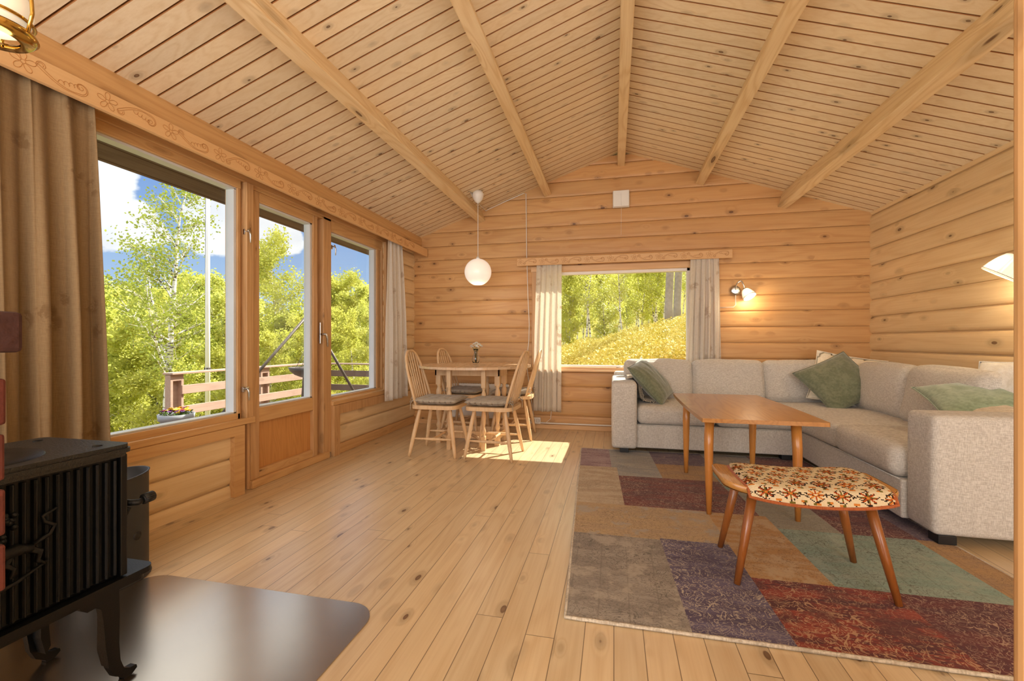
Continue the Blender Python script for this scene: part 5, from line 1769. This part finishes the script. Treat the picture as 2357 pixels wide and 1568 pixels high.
# third: seen in the small window
T, F = make_tree(44, 7.4, 0.07, 30, 0.25, 12000, 0.055, crown0=0.3)
t3 = tree_obj('birch_tree', T, F, M['bark'], M['leaf'])
p = ray(808) * 20
t3.location = (p.x, p.y, terrain(p.x, p.y) - 0.1)
t3.scale = [(1 + (786 - 640) / FPX * 20 - t3.location.z) / 7.4] * 3
t3['label'] = 'round-topped birch seen through the small left-hand window'; t3['category'] = 'tree'
# forest kinds
protos = []
for i, (sd, H, r0, nb, sp, lv, ls, c0) in enumerate(((51, 6.0, 0.055, 24, 0.23, 7500, 0.064, 0.22), (52, 6.0, 0.05, 26, 0.20, 7500, 0.064, 0.25), (53, 6.0, 0.06, 22, 0.26, 7500, 0.064, 0.20), (54, 6.0, 0.045, 24, 0.22, 7000, 0.060, 0.3), (55, 6.0, 0.055, 22, 0.24, 7500, 0.064, 0.18))):
    T, F = make_tree(sd, H, r0, nb, sp, lv, ls, crown0=c0, sub=5)
    protos.append(tree_obj('birch_tree', T, F, M['bark'], M['leaf']))
for i, (sd, c0) in enumerate(((61, 0.35), (62, 0.42))):
    T, F = make_tree(sd, 6.0, 0.060, 20, 0.17, 3600, 0.050, crown0=c0, sub=5)
    protos.append(tree_obj('birch_tree', T, F, M['bark'], M['leaf']))
used = [False] * 7
def put_tree(x, y, top, label, group, minH=3.0, kind=None, slim=1.0):
    k = rnd.randrange(5) if kind is None else kind
    if used[k]: o = copy_tree(protos[k])
    else: o = protos[k]; used[k] = True
    z = terrain(x, y) - 0.1
    H = max(minH, top - z)
    s = H / 6.0
    o.location = (x, y, z); o.scale = (s * slim, s * slim, s); o.rotation_euler = (0, 0, rnd.uniform(0, 6.283))
    tag(o, label, 'tree', group)
    return o
LF, GF = 'slender green birch in the dense grove beyond the deck', 'birches in the grove beyond the deck'
sky = lambda px: 668 + 22 * math.sin(px * 0.021 + 1) + 16 * math.sin(px * 0.057)
cnt = 0
for t_, n_ in ((13.5, 9), (16, 11), (19, 12), (23, 13), (28, 14), (35, 15), (44, 15)):
    for i in range(n_):
        px = 150 + (930 - 150) * (i + rnd.uniform(0.15, 0.85)) / n_
        tt = t_ * rnd.uniform(0.94, 1.08)
        yt = sky(px) + rnd.uniform(-8, 46) + (60 if t_ < 18 else 0)
        if 560 < px < 720: yt += 45
        p = ray(px) * tt
        wh = 'big left window' if px < 560 else ('glass door' if px < 742 else 'small left-hand window')
        row = 'near row' if t_ < 18 else ('middle rows' if t_ < 30 else 'farthest rows')
        put_tree(p.x, p.y, 1 + (786 - yt) / FPX * tt, 'slender green birch in the %s of the grove, seen through the %s' % (row, wh), 'grove birches, %s, %s' % (row, wh))
LR, GR = 'slim birch in the thicket behind the yellow bank outside the far window', 'birches behind the bank outside the far window'
for t_, n_ in ((11.3, 5), (12.6, 6), (15, 6), (18, 6), (23, 7), (30, 7)):
    for i in range(n_):
        px = 1265 + (1615 - 1265) * (i + rnd.uniform(0.1, 0.9)) / n_
        if t_ < 13 and 1520 < px < 1580: px -= 60
        tt = t_ * rnd.uniform(0.96, 1.06)
        p = ray(px) * tt
        put_tree(p.x, p.y, 1 + (786 - 560 + rnd.uniform(-20, 50)) / FPX * tt, 'slim birch in the %s of the thicket beyond the yellow bank, far window' % ('front' if t_ < 14 else 'depth'), 'thicket birches, %s' % ('front' if t_ < 14 else 'depth'), minH=3.2, slim=0.85, kind=rnd.choice((5, 6, 5, 6, 1)))
for k in range(7):
    if not used[k]:
        for ch in [c for c in bpy.data.objects if c.parent == protos[k]]: bpy.data.objects.remove(ch)
        bpy.data.objects.remove(protos[k])

# two thick dark trunks at the right of the far window
for (px, tt, r_, lab) in ((1543, 9.4, 0.085, 'thick dark grey tree trunk in the far window, the left and nearer of the pair'), (1562, 9.9, 0.082, 'thick dark grey tree trunk in the far window, the right-hand one of the pair')):
    p = ray(px) * tt
    mb = MB(); pts = []; rs = []
    for i in range(13):
        z = -0.2 + i * 0.6
        pts.append((0.03 * math.sin(i * 1.1 + px), 0.03 * math.cos(i * 0.8), z)); rs.append(r_ * (1.25 if i == 0 else 1.0 - 0.03 * i))
    mb.tube(pts, rs, 14)
    e = empty('pine_tree', (p.x, p.y, terrain(p.x, p.y)))
    mb.build('trunk', M['darkbark'], e)
    T, F = make_tree(int(px), 2.6, 0.05, 12, 0.45, 1200, 0.06, crown0=0.1, sub=3)
    f_ = F.build('foliage', M['leafh'], e, fix=False); f_.location = (0, 0, 5.6); f_['kind'] = 'stuff'
    tag(e, lab, 'tree', 'thick dark trunks in the far window')

# yellow bilberry shrubs over the bank, and green undergrowth below the deck
def scatter(name, mat, n, region, size, hmax, label, seed, cat='shrubs'):
    rr = random.Random(seed); vs = []; fs = []
    while len(fs) < n:
        x, y = region(rr)
        z = terrain(x, y)
        cl_ = mnoise.noise(Vector((x * 2.3, y * 2.3, seed)))
        hh = hmax * (0.45 + 0.55 * max(0, 0.5 + cl_)) * rr.random()
        c = Vector((x, y, z + hh))
        n1 = Vector((rr.gauss(0, 1), rr.gauss(0, 1), rr.gauss(0, 1))).normalized(); n2 = n1.orthogonal().normalized()
        s = size * rr.uniform(0.6, 1.3)
        o = len(vs); vs += [c - n1 * s, c + n2 * s * .6, c + n1 * s, c - n2 * s * .6]; fs.append((o, o + 1, o + 2, o + 3))
    o = MB().add(vs, fs).build(name, mat, fix=False)
    return tag(o, label, cat, kind='stuff')
def reg_bank(rr):
    t = 5.6 + 5.6 * rr.random() ** 1.2; px = rr.uniform(1250, 1640)
    p = ray(px) * t; return p.x, p.y
scatter('bilberry_shrubs', M['shrub'], 42000, reg_bank, 0.022, 0.20, 'low sunlit yellow bilberry shrubs covering the bank outside the far window', 6)
def reg_left(rr):
    t = 10.5 + 16 * rr.random() ** 1.3; px = rr.uniform(180, 930)
    p = ray(px) * t; return p.x, p.y
scatter('undergrowth', M['leaf'], 26000, reg_left, 0.06, 0.9, 'green undergrowth beneath the birch grove beyond the deck', 9)

# ------------------------------------------------------------------ roof eave and gutter outside the left windows
mb = MB()
t_ = Vector((1, 0, SL)).normalized()
mb.prism([(-2.52, ceil_z(-2.52) - 0.004), (-2.90, ceil_z(-2.90) - 0.004), (-2.90, ceil_z(-2.90) - 0.02), (-2.52, ceil_z(-2.52) - 0.02)], lambda a, b, d: (a, d, b), YB, 6.4)
mb.box(-2.935, -2.905, YB, 6.4, ceil_z(-2.90) - 0.0, ceil_z(-2.90) + 0.12)
mb.build('trim_12', M['eave'], kind='structure')
gt = empty('gutter', (-2.99, 2.0, 2.150))
tag(gt, 'dark roof gutter running along the eave above the left-hand windows', 'gutter')
gp = [(0.055 * math.cos(a), 0.055 * math.sin(a)) for a in [math.pi + i * math.pi / 12 for i in range(13)]]
gp2 = [(x * 0.93, z * 0.93) for x, z in reversed(gp)]
MB().prism(gp + gp2, lambda a, b, d: (a, d, b), -4.5, 4.4, smooth=True).build('channel', M['deckdark'], gt)
mb = MB()
for y in (-1.2, 0.35, 0.88, 1.9, 3.0):
    mb.tube([(0.055, y, 0.0), (0.05, y, -0.035), (0.0, y, -0.06), (-0.055, y, -0.02)], 0.008, 6, flat=0.5)
mb.build('bracket', M['deckdark'], gt)

# ------------------------------------------------------------------ deck and railing
MB().box(-5.75, -2.53, 1.5, 7.75, -0.22, -0.15).build('deck', M['deckdark'], kind='structure')
rl = empty('deck_railing', (-5.5, 6.0, -0.15))
tag(rl, 'stained wooden deck railing with two wide boards and a flat top rail', 'railing')
def rlbox(name, x0, x1, y0, y1, z0, z1, m): 
    return MB().box(x0 + 5.5, x1 + 5.5, y0 - 6.0, y1 - 6.0, z0 + 0.15, z1 + 0.15).build(name, m, rl, bevel=0.004)
rlbox('top_rail', -5.60, -5.44, 4.50, 7.70, 0.575, 0.600, M['deckwood'])
rlbox('top_rail', -5.44, -2.60, 7.56, 7.70, 0.555, 0.580, M['deckwood'])
for z0, z1 in ((0.315, 0.430), (0.045, 0.160)):
    rlbox('board', -5.478, -5.452, 4.64, 7.62, z0, z1, M['deckwood'])
    rlbox('board', -5.45, -2.60, 7.60, 7.626, z0 + 0.01, z1 + 0.01, M['deckdark'])
for (x, y) in ((-5.53, 4.60), (-5.53, 6.08), (-5.53, 7.60), (-4.0, 7.66)):
    m_ = MB().box(x - 0.045 + 5.5, x + 0.045 + 5.5, y - 0.09 - 6, y - 0.055 - 6, 0.0, 0.722)
    m_.box(x - 0.045 + 5.5, x + 0.045 + 5.5, y + 0.055 - 6, y + 0.09 - 6, 0.0, 0.722)
    m_.box(x - 0.045 + 5.5, x - 0.015 + 5.5, y - 0.06 - 6, y + 0.06 - 6, 0.0, 0.722)
    m_.box(x - 0.045 + 5.5, x + 0.045 + 5.5, y - 0.06 - 6, y + 0.06 - 6, 0.64, 0.722)
    m_.build('post', M['deckwood'], rl, bevel=0.004)

# tripod with hanging fire pan
tp = empty('fire_tripod', (-4.05, 5.27, -0.15))
tag(tp, 'dark steel tripod with a hanging fire pan on the deck outside the glass door', 'fire pit')
apex = Vector((0.0, 0.0, 1.53))
feet_ = [Vector((-0.72, -0.98, 0.0)), Vector((0.55, 0.62, 0.0)), Vector((-0.62, 0.62, 0.0))]
for f_ in feet_:
    d_ = (apex - f_)
    MB().tube([f_, f_ + d_ * 1.02], 0.019, 10).build('leg', M['tripod'], tp)
MB().box(-0.035, 0.035, -0.035, 0.035, 1.50, 1.56).build('top_bracket', M['tripod'], tp)
mb = MB()
def chain(a, b):
    n_ = max(2, int((b - a).length / 0.032))
    for i in range(n_):
        p0 = a.lerp(b, i / n_); p1 = a.lerp(b, (i + 1.15) / n_)
        d = (p1 - p0).normalized(); s_ = d.orthogonal().normalized()
        if i % 2: s_ = d.cross(s_)
        mb.tube([p0, p0.lerp(p1, .3) + s_ * 0.008, p0.lerp(p1, .7) + s_ * 0.008, p1, p0.lerp(p1, .7) - s_ * 0.008, p0.lerp(p1, .3) - s_ * 0.008], 0.0028, 4, closed=True)
chain(Vector((0, 0, 1.5)), Vector((0, 0, 1.15)))
for k in range(3):
    a = k * 2.094 + 0.5
    chain(Vector((0, 0, 1.15)), Vector((0.25 * math.cos(a), 0.25 * math.sin(a), 0.80)))
mb.build('chain', M['tripod'], tp)
MB().lathe([(0.0, 0.655), (0.10, 0.665), (0.18, 0.70), (0.235, 0.75), (0.26, 0.80), (0.252, 0.80), (0.225, 0.755), (0.17, 0.71), (0.0, 0.675)], 36).build('fire_pan', M['tripod'], tp)

# flagpole
p = ray(478) * 10.6
fpz = terrain(p.x, p.y)
fp = empty('flagpole', (p.x, p.y, fpz))
tag(fp, 'slender white flagpole standing outside the big left window', 'flagpole')
MB().tube([(0, 0, 0), (0, 0, 4.5), (0.02, 0, 9.5)], [0.055, 0.048, 0.030], 16).build('pole', M['pole'], fp)
MB().lathe([(0, 9.5), (0.04, 9.52), (0.05, 9.56), (0.04, 9.60), (0, 9.62)], 16).build('finial', M['brass'], fp)
MB().tube([(-0.075, 0, 1.2), (-0.07, 0, 5.0), (-0.04, 0, 9.4)], 0.005, 5).build('halyard', M['tripod'], fp)
MB().box(-0.06, 0.06, -0.05, 0.05, 2.05, 2.11).build('clamp', M['tripod'], fp)

# flower pot
fpo = empty('flower_pot', (-5.02, 4.20, -0.15))
tag(fpo, 'grey plastic flower pot full of pansies on the deck', 'flower pot')
MB().lathe([(0.0, 0.002), (0.125, 0.002), (0.128, 0.01), (0.155, 0.225), (0.175, 0.228), (0.182, 0.30), (0.174, 0.30), (0.165, 0.27), (0.0, 0.265)], 40).build('pot', M['pot'], fpo)
MB().lathe([(0.0, 0.272), (0.166, 0.270)], 32).build('soil', M['soil'], fpo)
M['pyel'] = simple('yellow_pansy', srgb(240, 190, 50), 0.7)
M['pvio'] = simple('violet_pansy', srgb(92, 40, 110), 0.7)
M['pred'] = simple('red_pansy', srgb(160, 40, 50), 0.7)
M['pleaf'] = simple('pansy_leaf', srgb(84, 110, 40), 0.7)
pr_ = random.Random(12)
def blossom(k, m, lab, grp):
    mb = MB()
    a = pr_.uniform(0, 6.283); r_ = 0.145 * math.sqrt(pr_.random())
    c = Vector((r_ * math.cos(a), r_ * math.sin(a), pr_.uniform(0.325, 0.36)))
    tilt = Matrix.Translation(c) @ Matrix.Rotation(pr_.uniform(-.6, .6), 4, 'X') @ Matrix.Rotation(pr_.uniform(-.6, .6), 4, 'Y')
    for q in range(5):
        b_ = q * 1.2566
        cc = Vector((0.012 * math.cos(b_), 0.012 * math.sin(b_), 0.002 * (q % 2)))
        mb.add([tilt @ (cc + Vector((0.014 * math.cos(t), 0.014 * math.sin(t), 0.004 * math.cos(2 * t)))) for t in [i * 0.785 for i in range(8)]], [tuple(range(8))], True)
    e = empty('pansy', (-5.02, 4.20, -0.15))
    mb.build('petals', m, e, solid=0.001, fix=False)
    MB().tube([c * 0.9 - Vector((0, 0, 0.05)), c], 0.002, 4).build('stem', M['pleaf'], e)
    tag(e, lab, 'flower', grp)
for k in range(26): blossom(k, M['pyel'], 'yellow pansy in the grey pot on the deck', 'yellow pansies in the pot')
for k in range(16): blossom(k, M['pvio'], 'violet pansy in the grey pot on the deck', 'violet pansies in the pot')
for k in range(7): blossom(k, M['pred'], 'dark red pansy in the grey pot on the deck', 'red pansies in the pot')
mb = MB()
for k in range(160):
    a = pr_.uniform(0, 6.283); r_ = 0.16 * math.sqrt(pr_.random()); c = Vector((r_ * math.cos(a), r_ * math.sin(a), pr_.uniform(0.28, 0.335)))
    n1 = Vector((pr_.gauss(0, 1), pr_.gauss(0, 1), pr_.gauss(0, .5))).normalized() * 0.016; n2 = n1.orthogonal().normalized() * 0.009
    mb.add([c - n1, c + n2, c + n1, c - n2], [(0, 1, 2, 3)])
mb.build('leaves', M['pleaf'], fpo, fix=False)['kind'] = 'stuff'
